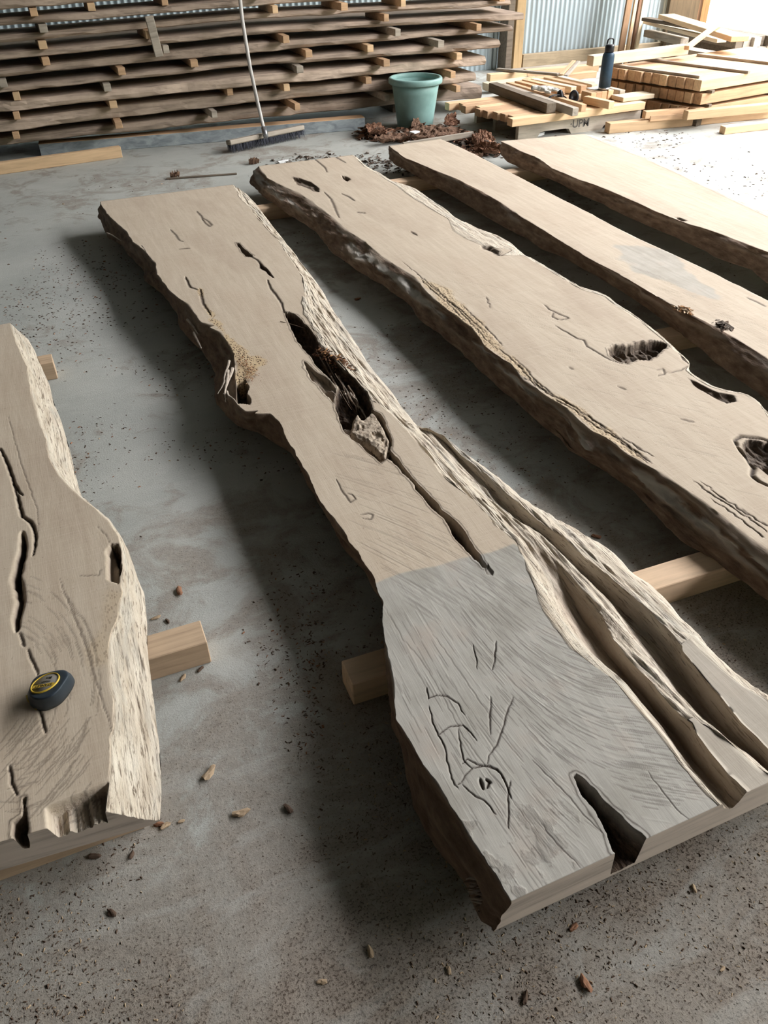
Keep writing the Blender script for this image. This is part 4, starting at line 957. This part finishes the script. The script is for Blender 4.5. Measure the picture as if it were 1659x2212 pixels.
# work glove: palm and five fingers as one skinned surface
def glove(loc, rz, label):
    me = bpy.data.meshes.new('work_glove'); V = []; E_ = []; R_ = []
    def ad(p_, r_, par=None):
        V.append(p_); R_.append(r_)
        if par is not None: E_.append((par, len(V) - 1))
        return len(V) - 1
    w0 = ad((0, 0, .03), .030); w1 = ad((.05, 0, .032), .028, w0); pm = ad((.10, 0, .030), .034, w1); kn = ad((.135, 0, .026), .030, pm)
    for y, l_, b in ((-.036, .06, -.3), (-.013, .075, -.05), (.012, .07, .1), (.034, .055, .35)):
        a = ad((.155, y, .022), .0125, kn); c_ = ad((.155 + l_ * .5, y + b * .02, .024), .0115, a); ad((.155 + l_, y + b * .05, .010), .010, c_)
    a = ad((.10, -.045, .022), .014, pm); c_ = ad((.125, -.07, .018), .013, a); ad((.15, -.078, .012), .011, c_)
    me.from_pydata(V, E_, []); o = bpy.data.objects.new('work_glove', me); COL.objects.link(o)
    md = o.modifiers.new('skin', 'SKIN'); sv = me.skin_vertices[0].data
    for i, q in enumerate(R_): sv[i].radius = (q, q * (.62 if i < 4 else .9))
    sv[0].use_root = True; o.modifiers.new('s', 'SUBSURF').levels = 2; o.modifiers['s'].render_levels = 2
    tx_ = bpy.data.textures.new('folds', 'CLOUDS'); tx_.noise_scale = .03; dm = o.modifiers.new('d', 'DISPLACE'); dm.texture = tx_; dm.strength = .012; dm.mid_level = .5
    t = NT('glove_fabric', .85); nn = t.noise(t.coord(), 22, 4); o.data.materials.append(t.done(t.ramp(nn, [(.42, (.26, .25, .22)), (.55, (.66, .64, .58))]), t.bump(nn, .004, .6)))
    o.location = loc; o.rotation_euler = (0, 0, rz); tag(o, label, 'glove'); return o
glove((3.62, 5.72, .222), -.55, 'crumpled off-white work glove lying on the planks of the pallet')

# boards lying between the pallet and the back wall
for A, zA, B, zB, w_, h, m_, lb in (
    ((1075, 147), .12, (1207, 158), .14, .05, .02, M_GREYT, 'long thin grey board slanting over the pile behind the pallet'),
    ((1055, 160), .10, (1135, 152), .10, .07, .06, M_PINE, 'fresh pine offcut on the floor behind the pallet'),
    ((1128, 174), .13, (1150, 164), .13, .05, .03, M_BATT, 'short crooked offcut leaning behind the pallet load'),
    ((1135, 150), .09, (1290, 138), .09, .09, .06, M_PINE, 'squared timber behind the pallet, nearest the wall rail'),
    ((1110, 150), .05, (1300, 131), .05, .12, .04, M_GREYT, 'wide grey board flat on the floor under the wall rail'),
    ((1150, 168), .12, (1285, 153), .12, .07, .05, M_BATT, 'long batten lying directly behind the pallet load'),
    ((1050, 180), .08, (1150, 166), .09, .12, .06, M_PALE, 'pale board end showing between the drying stack and the pallet'),
    ((1212, 160), .15, (1240, 130), .20, .036, .02, M_BATT, 'left one of two short planks propped up towards the wall'),
    ((1222, 162), .15, (1250, 131), .20, .034, .02, M_GREYT, 'right one of two short planks propped up towards the wall')):
    T('offcut_board', A, zA, B, zB, w_, h, m_, lb, 'board', 'boards behind the pallet')

# ================================================================== stack of square sticks
ang = math.radians(8); ux, uy = math.cos(ang), math.sin(ang); ex, ey = -.32, .947
ox, oy = 4.64, 5.07
LAY = ['top', 'middle', 'bottom']
for k, (z, n, off) in enumerate(((.249, 12, 0.0), (.156, 12, .02), (.063, 12, -.01))):
    for i in range(n):
        jit = random.uniform(-.012, .012) + off; a = (ox + ex * i * .0735 + ux * jit - .3 * 0, oy + ey * i * .0735 + uy * jit, z)
        L = 1.75 + random.uniform(-.05, .05) + (.1 if k else 0); b = (a[0] + ux * L, a[1] + uy * L, z)
        o = bar('square_stick', a, b, .069, .072, M_BATT if (i * 7 + k) % 4 else M_PINE, bev=.002)
        tag(o, f'square sawn stick in the {LAY[k]} layer of the big stick stack, {NTH[i]}', 'stick', 'sticks of the big square stack')
    for q in (.10, .85, 1.6):
        a = (ox + ux * q - ex * .06, oy + uy * q - ey * .06, z + .0722); b = (a[0] + ex * .98, a[1] + ey * .98, z + .0722)
        if k == 0: continue
        o = bar('spacer_strip', a, b, .04, .0205, M_DARKT, bev=.001); tag(o, f'thin dark spacer strip over the {LAY[k]} layer of sticks, {["left","central","right"][(.10,.85,1.6).index(q)]}', 'strip', 'spacer strips of the stick stack')
for q in (.10, 1.0, 1.65):
    a = (ox + ux * q - ex * .0, oy + uy * q, 0); b = (a[0] + ex * .9, a[1] + ey * .9, 0); o = bar('stack_bearer', a, b, .08, .0625, M_DARKT); tag(o, f'dark bearer under the stick stack, {["left","central","right"][(.10,1.0,1.65).index(q)]}', 'timber', 'bearers under the stick stack')
for q, hh, j, l_ in ((.05, .018, .13, 'along the near end'), (.47, .018, .05, 'in the middle'), (.95, .02, -.05, 'towards the far side')):
    a = (ox + ux * q + ex * (j - .1), oy + uy * q + ey * (j - .1), .3215); b = (a[0] + ex * .9, a[1] + ey * .9, .3215)
    o = bar('top_strip', a, b, .035, hh, M_GREYT, bev=.001); tag(o, f'thin strip laid across the top of the stick stack, {l_}', 'strip', 'strips on top of the stick stack')
T('pale_beam', (1276, 120), .425, (1483, 95), .425, .075, .07, M_PALE, 'long pale squared beam lying over the back of the stick stack')
T('slanting_stick', (1484, 99), .46, (1568, 36), .53, .04, .03, M_BATT, 'thin stick pointing from the pale beam towards the open side')

# timbers on the floor at the right
for A, B, z, w_, h, lb in (
    ((1313, 265), (1700, 229), .07, .07, .07, 'long knotty squared timber lying in front of the stick stack'),
    ((1482, 239), (1700, 219), .135, .06, .06, 'pale squared timber behind the long knotty one'),
    ((1392, 240), (1480, 233), .13, .05, .05, 'short thin batten ending beside the pallet corner'),
    ((1402, 249), (1480, 243), .10, .05, .04, 'low thin strip between two timbers beside the pallet'),
    ((1562, 273), (1720, 255), .05, .06, .05, 'small squared timber end nearest the bright floor')):
    T('floor_timber', A, z, B, z, w_, h, M_BATT if 'thin' in lb else M_PINE, lb, 'timber', 'timbers on the floor by the stick stack')

# rack of old timbers by the open corner
r = random.Random(9)
for k in range(3):
    for i in range(5):
        z = .02 + k * .088; x = 6.62 + i * .098 + r.uniform(-.01, .01) + (k % 2) * .03; y0 = 6.78 + r.uniform(-.05, .05)
        o = box('old_timber', (.088, 1.02, .084), [M_GREYT, M_DARKT, M_GREYT][r.randrange(3)], (x - .0, y0 + .5, z), .0, bev=.002)
        tag(o, f'grey old squared timber in the pile at the open corner, {["bottom","middle","top"][k]} course, {["leftmost","second","middle","fourth","rightmost"][i]}', 'timber', 'old timbers piled at the open corner')
for i, x in enumerate((5.98, 6.20, 6.42)):
    o = box('old_timber', (.16, .70, .10 + .03 * i), M_GREYT if i != 1 else M_DARKT, (x, 7.12, 0), .05); tag(o, f'thick old beam at the left of the corner pile, {["leftmost","middle","rightmost"][i]}', 'timber', 'thick beams by the corner pile')
for A, zA, B, zB, w_, h, m_, lb in (
    ((1398, 43), .38, (1560, 84), .36, .10, .03, M_PALE, 'long pale board on top of the corner pile'),
    ((1395, 37), .42, (1530, 60), .42, .10, .03, M_DARKT, 'long dark board topmost on the corner pile'),
    ((1440, 30), .475, (1600, 78), .455, .16, .04, M_PINE, 'wide light board lying behind the topmost boards of the corner pile'),
    ((1400, 64), .30, (1480, 82), .30, .09, .06, M_GREYT, 'short thick beam end under the long boards of the corner pile')):
    T('long_board', A, zA, B, zB, w_, h, m_, lb, 'board', 'long boards on the corner pile')

# boards leaning against the corrugated wall
for i, (pxb, wd, m_, lb) in enumerate(((1340, .075, timber('brown_board', (.30, .18, .10), .3, 0), 'brown board leaning on the corrugated wall, leftmost'), (1354, .04, M_PINE, 'narrow light board leaning on the wall, second from the left'), (1363, .035, timber('red_board', (.22, .12, .07), .3, 0), 'narrow dark red board leaning on the wall, third from the left'), (1372, .05, M_PALE, 'white-looking board leaning on the wall, rightmost'))):
    p_ = PY(pxb, 106, 7.62); o = bar('leaning_board', (p_[0] - .02, 7.60, 0), (p_[0] + .30, 7.92, 2.5), wd, .022, m_, bev=.002)
    xa = Vector((.32, .32, 2.5)).normalized(); za = Vector((.12, -1, 0)); za = (za - xa * za.dot(xa)).normalized(); ya = za.cross(xa); o.rotation_quaternion = Matrix((xa, ya, za)).transposed().to_quaternion(); tag(o, lb, 'board', 'boards leaning on the wall')

# ================================================================== tape measure
M_RUB = plain('navy_rubber', (.030, .042, .055), .5, 0, .1, 80); M_YEL = plain('yellow_plastic', (.62, .42, .05), .45, 0, .05)
tape = empty('tape_measure', tuple(P(108, 1500, ZT)[:2]) + (ZT,)); tag(tape, 'dark blue rubber-cased tape measure with a yellow-ringed badge lying on the leftmost slab', 'tape measure')
bot = [(59,1508),(64,1522),(72,1530),(80,1534),(97,1537),(118,1529),(134,1519),(148,1502),(158,1486),(163,1473),(160,1462),(150,1462),(130,1466),(100,1477),(78,1487),(66,1495)]
topr = [(62,1496),(64,1505),(74,1512),(92,1512),(114,1504),(129,1490),(140,1474),(150,1459),(143,1448),(128,1448),(105,1453),(84,1459),(72,1468),(66,1480)]
def resample(pl, n):
    p3 = np.array(pl); c0 = p3[:, :2].mean(0); a = np.arctan2(p3[:, 1] - c0[1], p3[:, 0] - c0[0]); o_ = np.argsort(a); p3 = p3[o_]; a = a[o_]
    A_ = np.linspace(-math.pi, math.pi, n, endpoint=False); q = []
    for ax in range(p3.shape[1]): q.append(np.interp(A_, np.concatenate([a - 2 * math.pi, a, a + 2 * math.pi]), np.tile(p3[:, ax], 3)))
    q = np.stack(q, -1)
    for _ in range(2): q = .25 * np.roll(q, 1, 0) + .5 * q + .25 * np.roll(q, -1, 0)
    return q
nrm_ = np.array([-.15, .23, .96]); nrm_ /= np.linalg.norm(nrm_); c3 = P(99, 1478, .186)
def onplane(px, py):
    d = RM @ np.array([px - CX, py - CY, F_PX]); t = (c3 - [0, 0, HC]).dot(nrm_) / d.dot(nrm_); return np.array([0, 0, HC]) + d * t
N = 56; rb_ = resample([tuple(P(a, b, ZT + .001)) for a, b in bot], N); rt_ = resample([tuple(onplane(a, b)) for a, b in topr], N)
rings = [rb_ * [1, 1, 0] + [0, 0, ZT + .001]]
for s, gk in ((.25, 1.03), (.55, 1.05), (.82, 1.03), (.96, 1.0)):
    m_ = rb_ * (1 - s) + rt_ * s; c0 = m_.mean(0); q = c0 + (m_ - c0) * [gk, gk, 1]; rings.append(q)
rings.append(rt_ + nrm_ * .001)
ct = rt_.mean(0)
for s in (.93, .8): rings.append(ct + (rt_ - ct) * s + nrm_ * .0022)
v = [tuple(q - np.array(tape.location)) for rg in rings for q in rg]; f = []
for k in range(len(rings) - 1):
    for i in range(N): f.append((k * N + i, k * N + (i + 1) % N, (k + 1) * N + (i + 1) % N, (k + 1) * N + i))
f.append(tuple((len(rings) - 1) * N + i for i in range(N))); f.append(tuple(range(N))[::-1])
mesh_obj('case', v, f, M_RUB, tape, True)
zc = Vector(nrm_); tx0 = Vector(onplane(80, 1484.5) - onplane(110, 1479)).normalized(); tx0 = (tx0 - zc * tx0.dot(zc)).normalized(); ty0 = zc.cross(tx0)
def on_face(o, off, u=0, w_=0):
    o.parent = tape; pos = Vector(onplane(99, 1478)) + zc * off + tx0 * u + ty0 * w_ - Vector(tape.location)
    o.matrix_local = Matrix(((tx0.x, ty0.x, zc.x, pos.x), (tx0.y, ty0.y, zc.y, pos.y), (tx0.z, ty0.z, zc.z, pos.z), (0, 0, 0, 1)))
o = lathe('badge_ring', [(.0262, .0), (.0265, .0028), (.0275, .0036), (.0288, .0032), (.0295, .0)], 56, M_YEL); on_face(o, .0015)
o = lathe('badge', [(0, .0022), (.0262, .0022), (.0264, .0)], 56, plain('badge_grey', (.20, .185, .16), .45)); on_face(o, .0015)
yb = mesh_obj('badge_band', [(-.0225, -.0035, 0), (.0225, -.0035, 0), (.0248, .0055 - .002, 0), (.0235, .0055, 0), (-.0235, .0055, 0), (-.0248, .0035, 0)], [(0, 1, 2, 3, 4, 5)], M_YEL); on_face(yb, .0041, 0, .007)
M_INK = plain('black_ink', (.012, .012, .012), .5)
for bd, sz, u, w_, bl in (('STANLEY', .0092, 0, .0078, True), ('TYLON', .0062, -.001, -.0035, True), ('8m', .0105, -.003, -.0135, True)):
    o = text_mesh(bd, sz, M_INK, 'badge_lettering', bl, .0001); on_face(o, .0043, u, w_)
q = [P(58, 1503, ZT + .010), P(62, 1514, ZT + .009), P(70, 1522, ZT + .006), P(80, 1532, ZT + .003)]
tube('yellow_edge', [tuple(a - np.array(tape.location)) for a in q], .0022, M_YEL, tape, 8)

# ================================================================== parts of the forked slab: knot plug, splinters, fibres
def local(o_, p_): return tuple(np.array(p_) - np.array(o_.location))
def knot_plug():
    pl = [(762,900),(770,888),(779,893),(783,902),(790,896),(800,888),(812,892),(822,905),(830,918),(838,935),(846,950),(843,970),(836,988),(822,986),(808,972),(795,962),(782,950),(765,945),(752,932),(757,915)]
    n = 26; pts = np.array([P(a, b, ZT)[:2] for a, b in pl]); c0 = pts.mean(0); X, Y = np.meshgrid(np.linspace(pts[:, 0].min(), pts[:, 0].max(), 70), np.linspace(pts[:, 1].min(), pts[:, 1].max(), 90))
    ins = inside(X, Y, [tuple(q) for q in pts]); d, _ = seg_dist(X.ravel(), Y.ravel(), [tuple(q) for q in pts], True); d = d.reshape(X.shape)
    Z = ZT - .001 - .018 * (1 - sstep(0, .012, d)) + .003 * fbm(X * 60, Y * 60, 0, 2, 4) - .005 * sstep(.25, .5, fbm(X * 38, Y * 30, 0, 6, 3))
    idx = -np.ones(X.shape, int); v = []
    for j in range(X.shape[0]):
        for i in range(X.shape[1]):
            if ins[j, i]: idx[j, i] = len(v); v.append(local(slab_mid, (X[j, i], Y[j, i], Z[j, i])))
    f = []
    for j in range(X.shape[0] - 1):
        for i in range(X.shape[1] - 1):
            q = (idx[j, i], idx[j, i + 1], idx[j + 1, i + 1], idx[j + 1, i])
            if min(q) >= 0: f.append(q)
    t = NT('knot_wood', .85); g = t.noise(t.coord((1, 1, 1)), 55, 5, .7, 1.2)
    o = mesh_obj('knot_plug', v, f, t.done(t.ramp(g, [(.32, (.10, .065, .045)), (.45, (.40, .32, .24)), (.7, (.56, .47, .37))]), t.bump(g, .004, 1)), slab_mid, True); o['label'] = 'rough knot of wood wedged in the split'
knot_plug()
M_SPL = timber('splinter_wood', (.46, .39, .32), .5, 0, .85, .8, .4); M_SPLD = timber('rotten_splinter', (.17, .12, .085), .5, 0, .9, .8, .3)
def splinter(slab, A, zA, B, zB, r0, r1, mat=M_SPL, nm='splinter', bend=.004, n=6):
    a, b = P(*A, zA), P(*B, zB); pts = []; k = random.random() * 9
    for i in range(7):
        t = i / 6; q = a * (1 - t) + b * t; q = q + np.array([vn(t * 3 + k, 1), vn(t * 3 + k, 5), .5 * vn(t * 3 + k, 9)]) * bend; pts.append(local(slab, q))
    o = tube(nm, pts, [r0 + (r1 - r0) * i / 6 for i in range(7)], mat, slab, n); 
    for pl in o.data.polygons: pl.use_smooth = False
    return o
for A, zA, B, zB, r0 in (((497,779),.17,(478,835),.145,.0045),((492,800),.16,(484,858),.14,.005),((486,820),.155,(470,850),.14,.003),((500,795),.15,(488,850),.13,.006),((488,845),.15,(512,873),.15,.004),((484,850),.15,(487,868),.135,.0022),((403,690),.125,(430,722),.115,.0055),((420,718),.11,(436,752),.105,.006),((322,556),.148,(340,572),.145,.004),((305,530),.15,(334,566),.15,.003),((232,503),.12,(262,520),.11,.004)):
    splinter(slab_mid, A, zA, B, zB, r0, r0 * .35)
r = random.Random(8)
for i in range(34):
    t = r.random(); a = (690 + t * 80 + r.uniform(-16, 14), 760 + t * 110 + r.uniform(-8, 8)); L = r.uniform(18, 55)
    splinter(slab_mid, a, .115 + r.uniform(-.02, .025), (a[0] + L * .55, a[1] + L), .10 + r.uniform(-.02, .03), r.uniform(.0018, .0045), .0008, M_SPL if r.random() < .5 else M_SPLD, 'rot_fibre')
for i in range(44):   # torn fibres at the near left corner
    splinter(slab_mid, (1072 + i * .45, 1900 + i * 1.9), .11 - i * .0008, (1004 + r.uniform(-8, 18) + i * .95, 1896 + i * 2.2 + r.uniform(-5, 5)), .10 - i * .0007, r.uniform(.004, .0065), .0012, M_SPL if i % 3 else M_SPLD, 'torn_fibre', .003)
splinter(slab_mid, (606, 694), .152, (672, 712), .135, .0013, .0008, M_SPLD, 'twig', .003); splinter(slab_mid, (672, 712), .135, (705, 752), .12, .0012, .0006, M_SPLD, 'twig', .003)
def shred_on(slab, pts, spread, n, lift, z0, mats, nm, size, seed):
    o = shreds(nm, pts, spread, n, mats, None, size, seed, lift, z0, None); 
    o.data.transform(Matrix.Translation(-Vector(slab.location))); o.parent = slab; o['kind'] = 'stuff'
    return o
M_ORG = plain('orange_frass', (.42, .22, .10), .9, 0, .3)
shred_on(slab_mid, [(692, 764), (722, 782), (748, 796)], (.022, .035), 420, .035, .128, [M_CHIPR, M_ORG, M_CHIPD], 'rotten_crumbs', (.006, .02), 4)
shred_on(slab_mid, [(520, 775), (540, 800), (545, 822)], (.026, .03), 240, .004, .1505, [M_ORG, M_CHIPL, M_CHIPR], 'borer_dust', (.003, .008), 6)
shred_on(slab_two, [(1320, 762), (1360, 765), (1410, 750)], (.02, .03), 160, .02, .105, [M_CHIPD, M_CHIPG, M_SPL], 'rotten_crumbs', (.008, .03), 14)
shred_on(slab_three, [(1475, 672), (1485, 674)], (.02, .03), 60, .012, .147, [M_ORG, M_CHIPL], 'borer_dust', (.012, .035), 16)
shred_on(slab_three, [(1555, 706), (1570, 712)], (.02, .03), 80, .02, .143, [M_CHIPD, M_CHIPG], 'bark_crumbs', (.012, .04), 17)

# ================================================================== chips on the floor
def scatter(name, n, region, size, mats, label, seed, bias=None):
    r = random.Random(seed); v = []; f = []; mi = []; k = 0
    while k < n:
        px, py = r.uniform(region[0], region[2]), r.uniform(region[1], region[3]); p_ = P(px, py, 0)
        if p_[1] > 7.8 or p_[0] > 7.0: continue
        d = float(fbm(np.array([p_[0] * 1.6]), np.array([p_[1] * 1.6]), 0, 77, 3)[0])
        if r.random() > .30 + .9 * d: continue
        k += 1; L = r.uniform(*size) * (1 + .2 * p_[1]); w_ = L * r.uniform(.2, .6); an = r.uniform(0, 6.28); h = w_ * r.uniform(.25, .6); b = len(v)
        c_, s_ = math.cos(an), math.sin(an)
        for (a, bb, z) in ((-.5, -.3, .0), (.5, -.4, .0), (.45, .45, .0), (-.4, .5, .0), (-.2, -.1, h), (.3, .15, h)):
            v.append((p_[0] + (a * L * c_ - bb * w_ * s_), p_[1] + (a * L * s_ + bb * w_ * c_), z + .0003))
        f += [(b, b + 1, b + 5, b + 4), (b + 1, b + 2, b + 5), (b + 2, b + 3, b + 4, b + 5), (b + 3, b, b + 4)]; mi += [r.randrange(len(mats))] * 4
    o = mesh_obj(name, v, f, mats); o.data.polygons.foreach_set('material_index', mi); tag(o, label, 'chips', kind='stuff')
scatter('floor_chips', 5200, (0, 380, 1659, 2212), (.002, .007), [M_CHIPD, M_CHIPD, M_CHIPG, M_CHIPD, M_CHIPL], 'countless small dark wood chips scattered over the concrete floor', 21)
scatter('floor_chips', 6000, (-50, 1600, 1700, 2300), (.0012, .0045), [M_CHIPG, M_CHIPL, M_CHIPG, M_CHIPD], 'fine dark crumbs trodden over the near part of the floor', 22)
scatter('floor_chips', 2600, (0, 500, 700, 1700), (.003, .008), [M_CHIPD, M_CHIPG, M_CHIPD, M_CHIPR, M_CHIPG], 'dark wood chips and bark crumbs on the floor left of the forked slab', 28)
scatter('floor_chips', 500, (740, 700, 1300, 1250), (.003, .007), [M_CHIPD, M_CHIPG], 'dark crumbs on the floor in the gap right of the forked slab', 26)
scatter('floor_chips', 380, (1050, 280, 1659, 460), (.005, .013), [M_CHIPD, M_CHIPG], 'dark chips on the bright floor by the open side', 23)
CH = [((388,1278),.030,'reddish folded bark chip on the floor between the two nearest slabs',0),((453,1670),.036,'pale stubby chip on the floor right of the near end of the leftmost slab',1),((520,1760),.034,'pale brown chip on the near floor, below the stubby pale chip',1),((623,1748),.026,'dark brown chip right of the pale brown chip',2),((342,1782),.020,'small red-brown curl by the torn end of the leftmost slab',0),((357,1785),.020,'small pale chip beside the red-brown curl',1),((392,1775),.014,'tiny orange crumb right of the small pale chip',1),((335,1337),.024,'pale chip just above the bolster of the leftmost slab',1),((362,1343),.018,'dark chip above the bolster end of the leftmost slab',2),((432,1448),.020,'dark curled chip below the bolster end',2),((395,1466),.022,'pale crumbly chips below the bolster of the leftmost slab',1),((800,2055),.022,'orange-brown chip on the near floor, left of centre',1),((697,2122),.018,'whitish chip near the bottom edge, left of centre',1),((970,2098),.016,'small yellowish chip near the bottom edge, right of centre',1),((1265,2128),.030,'flat ragged brown chip near the bottom right',0),((1500,1922),.015,'orange chip beyond the near corner of the forked slab on the right',1),((1240,2004),.020,'dark red chip below the front of the forked slab',0),((772,648),.035,'brown chip in the gap between the forked slab and its right neighbour',0),((1288,1160),.026,'small orange-brown leaf-like chip right of the forked slab',0),((240,1972),.024,'dark chip on the near floor below the torn slab end',2),((205,1850),.022,'dark curled chip close to the torn slab end',2),((285,1848),.018,'brown bark chip right of the dark curled chip',2),((1560,2094),.012,'tiny round pale crumb at the right near the bottom edge',1),((1135,2155),.02,'dark splinter near the bottom edge, right of centre',2)]
CM = [M_CHIPR, M_CHIPL, M_CHIPD]
for i, ((a, b), s, lb, mk) in enumerate(CH):
    rr = random.Random(i + 50); bm = bmesh.new(); bmesh.ops.create_icosphere(bm, subdivisions=2, radius=.5)
    for q in bm.verts:
        k = 1 + .55 * float(vn(q.co.x * 3 + i, q.co.y * 3, q.co.z * 3, i)); q.co = Vector((q.co.x * s * k, q.co.y * s * .45 * k, max(q.co.z, -.2) * s * .32 * k + .1 * s + s * .25 * q.co.x ** 2))
    mn = min(q.co.z for q in bm.verts); bmesh.ops.translate(bm, vec=(0, 0, -mn), verts=bm.verts)
    p_ = P(a, b, 0); o = bm_obj('wood_chip', bm, CM[mk], loc=(p_[0], p_[1], .0005)); o.rotation_euler = (0, 0, rr.uniform(0, 3.1)); tag(o, lb, 'chip', 'larger chips on the floor')
a, b = P(360, 388, 0), P(512, 377, 0)
o = bar('thin_stick', (a[0], a[1], 0), (b[0], b[1], 0), .018, .01, M_DARKT); tag(o, 'thin dark stick lying on the floor beyond the forked slab', 'stick')
bark_piece(378, 380, .012, .06, .035, .3, .1, M_BARK2, 'small dark bark curl at the left end of the thin stick', .012, 31)
bark_piece(548, 350, .012, .07, .04, .3, .1, M_BARK2, 'small bark lump on the floor below the broom', .015, 32)
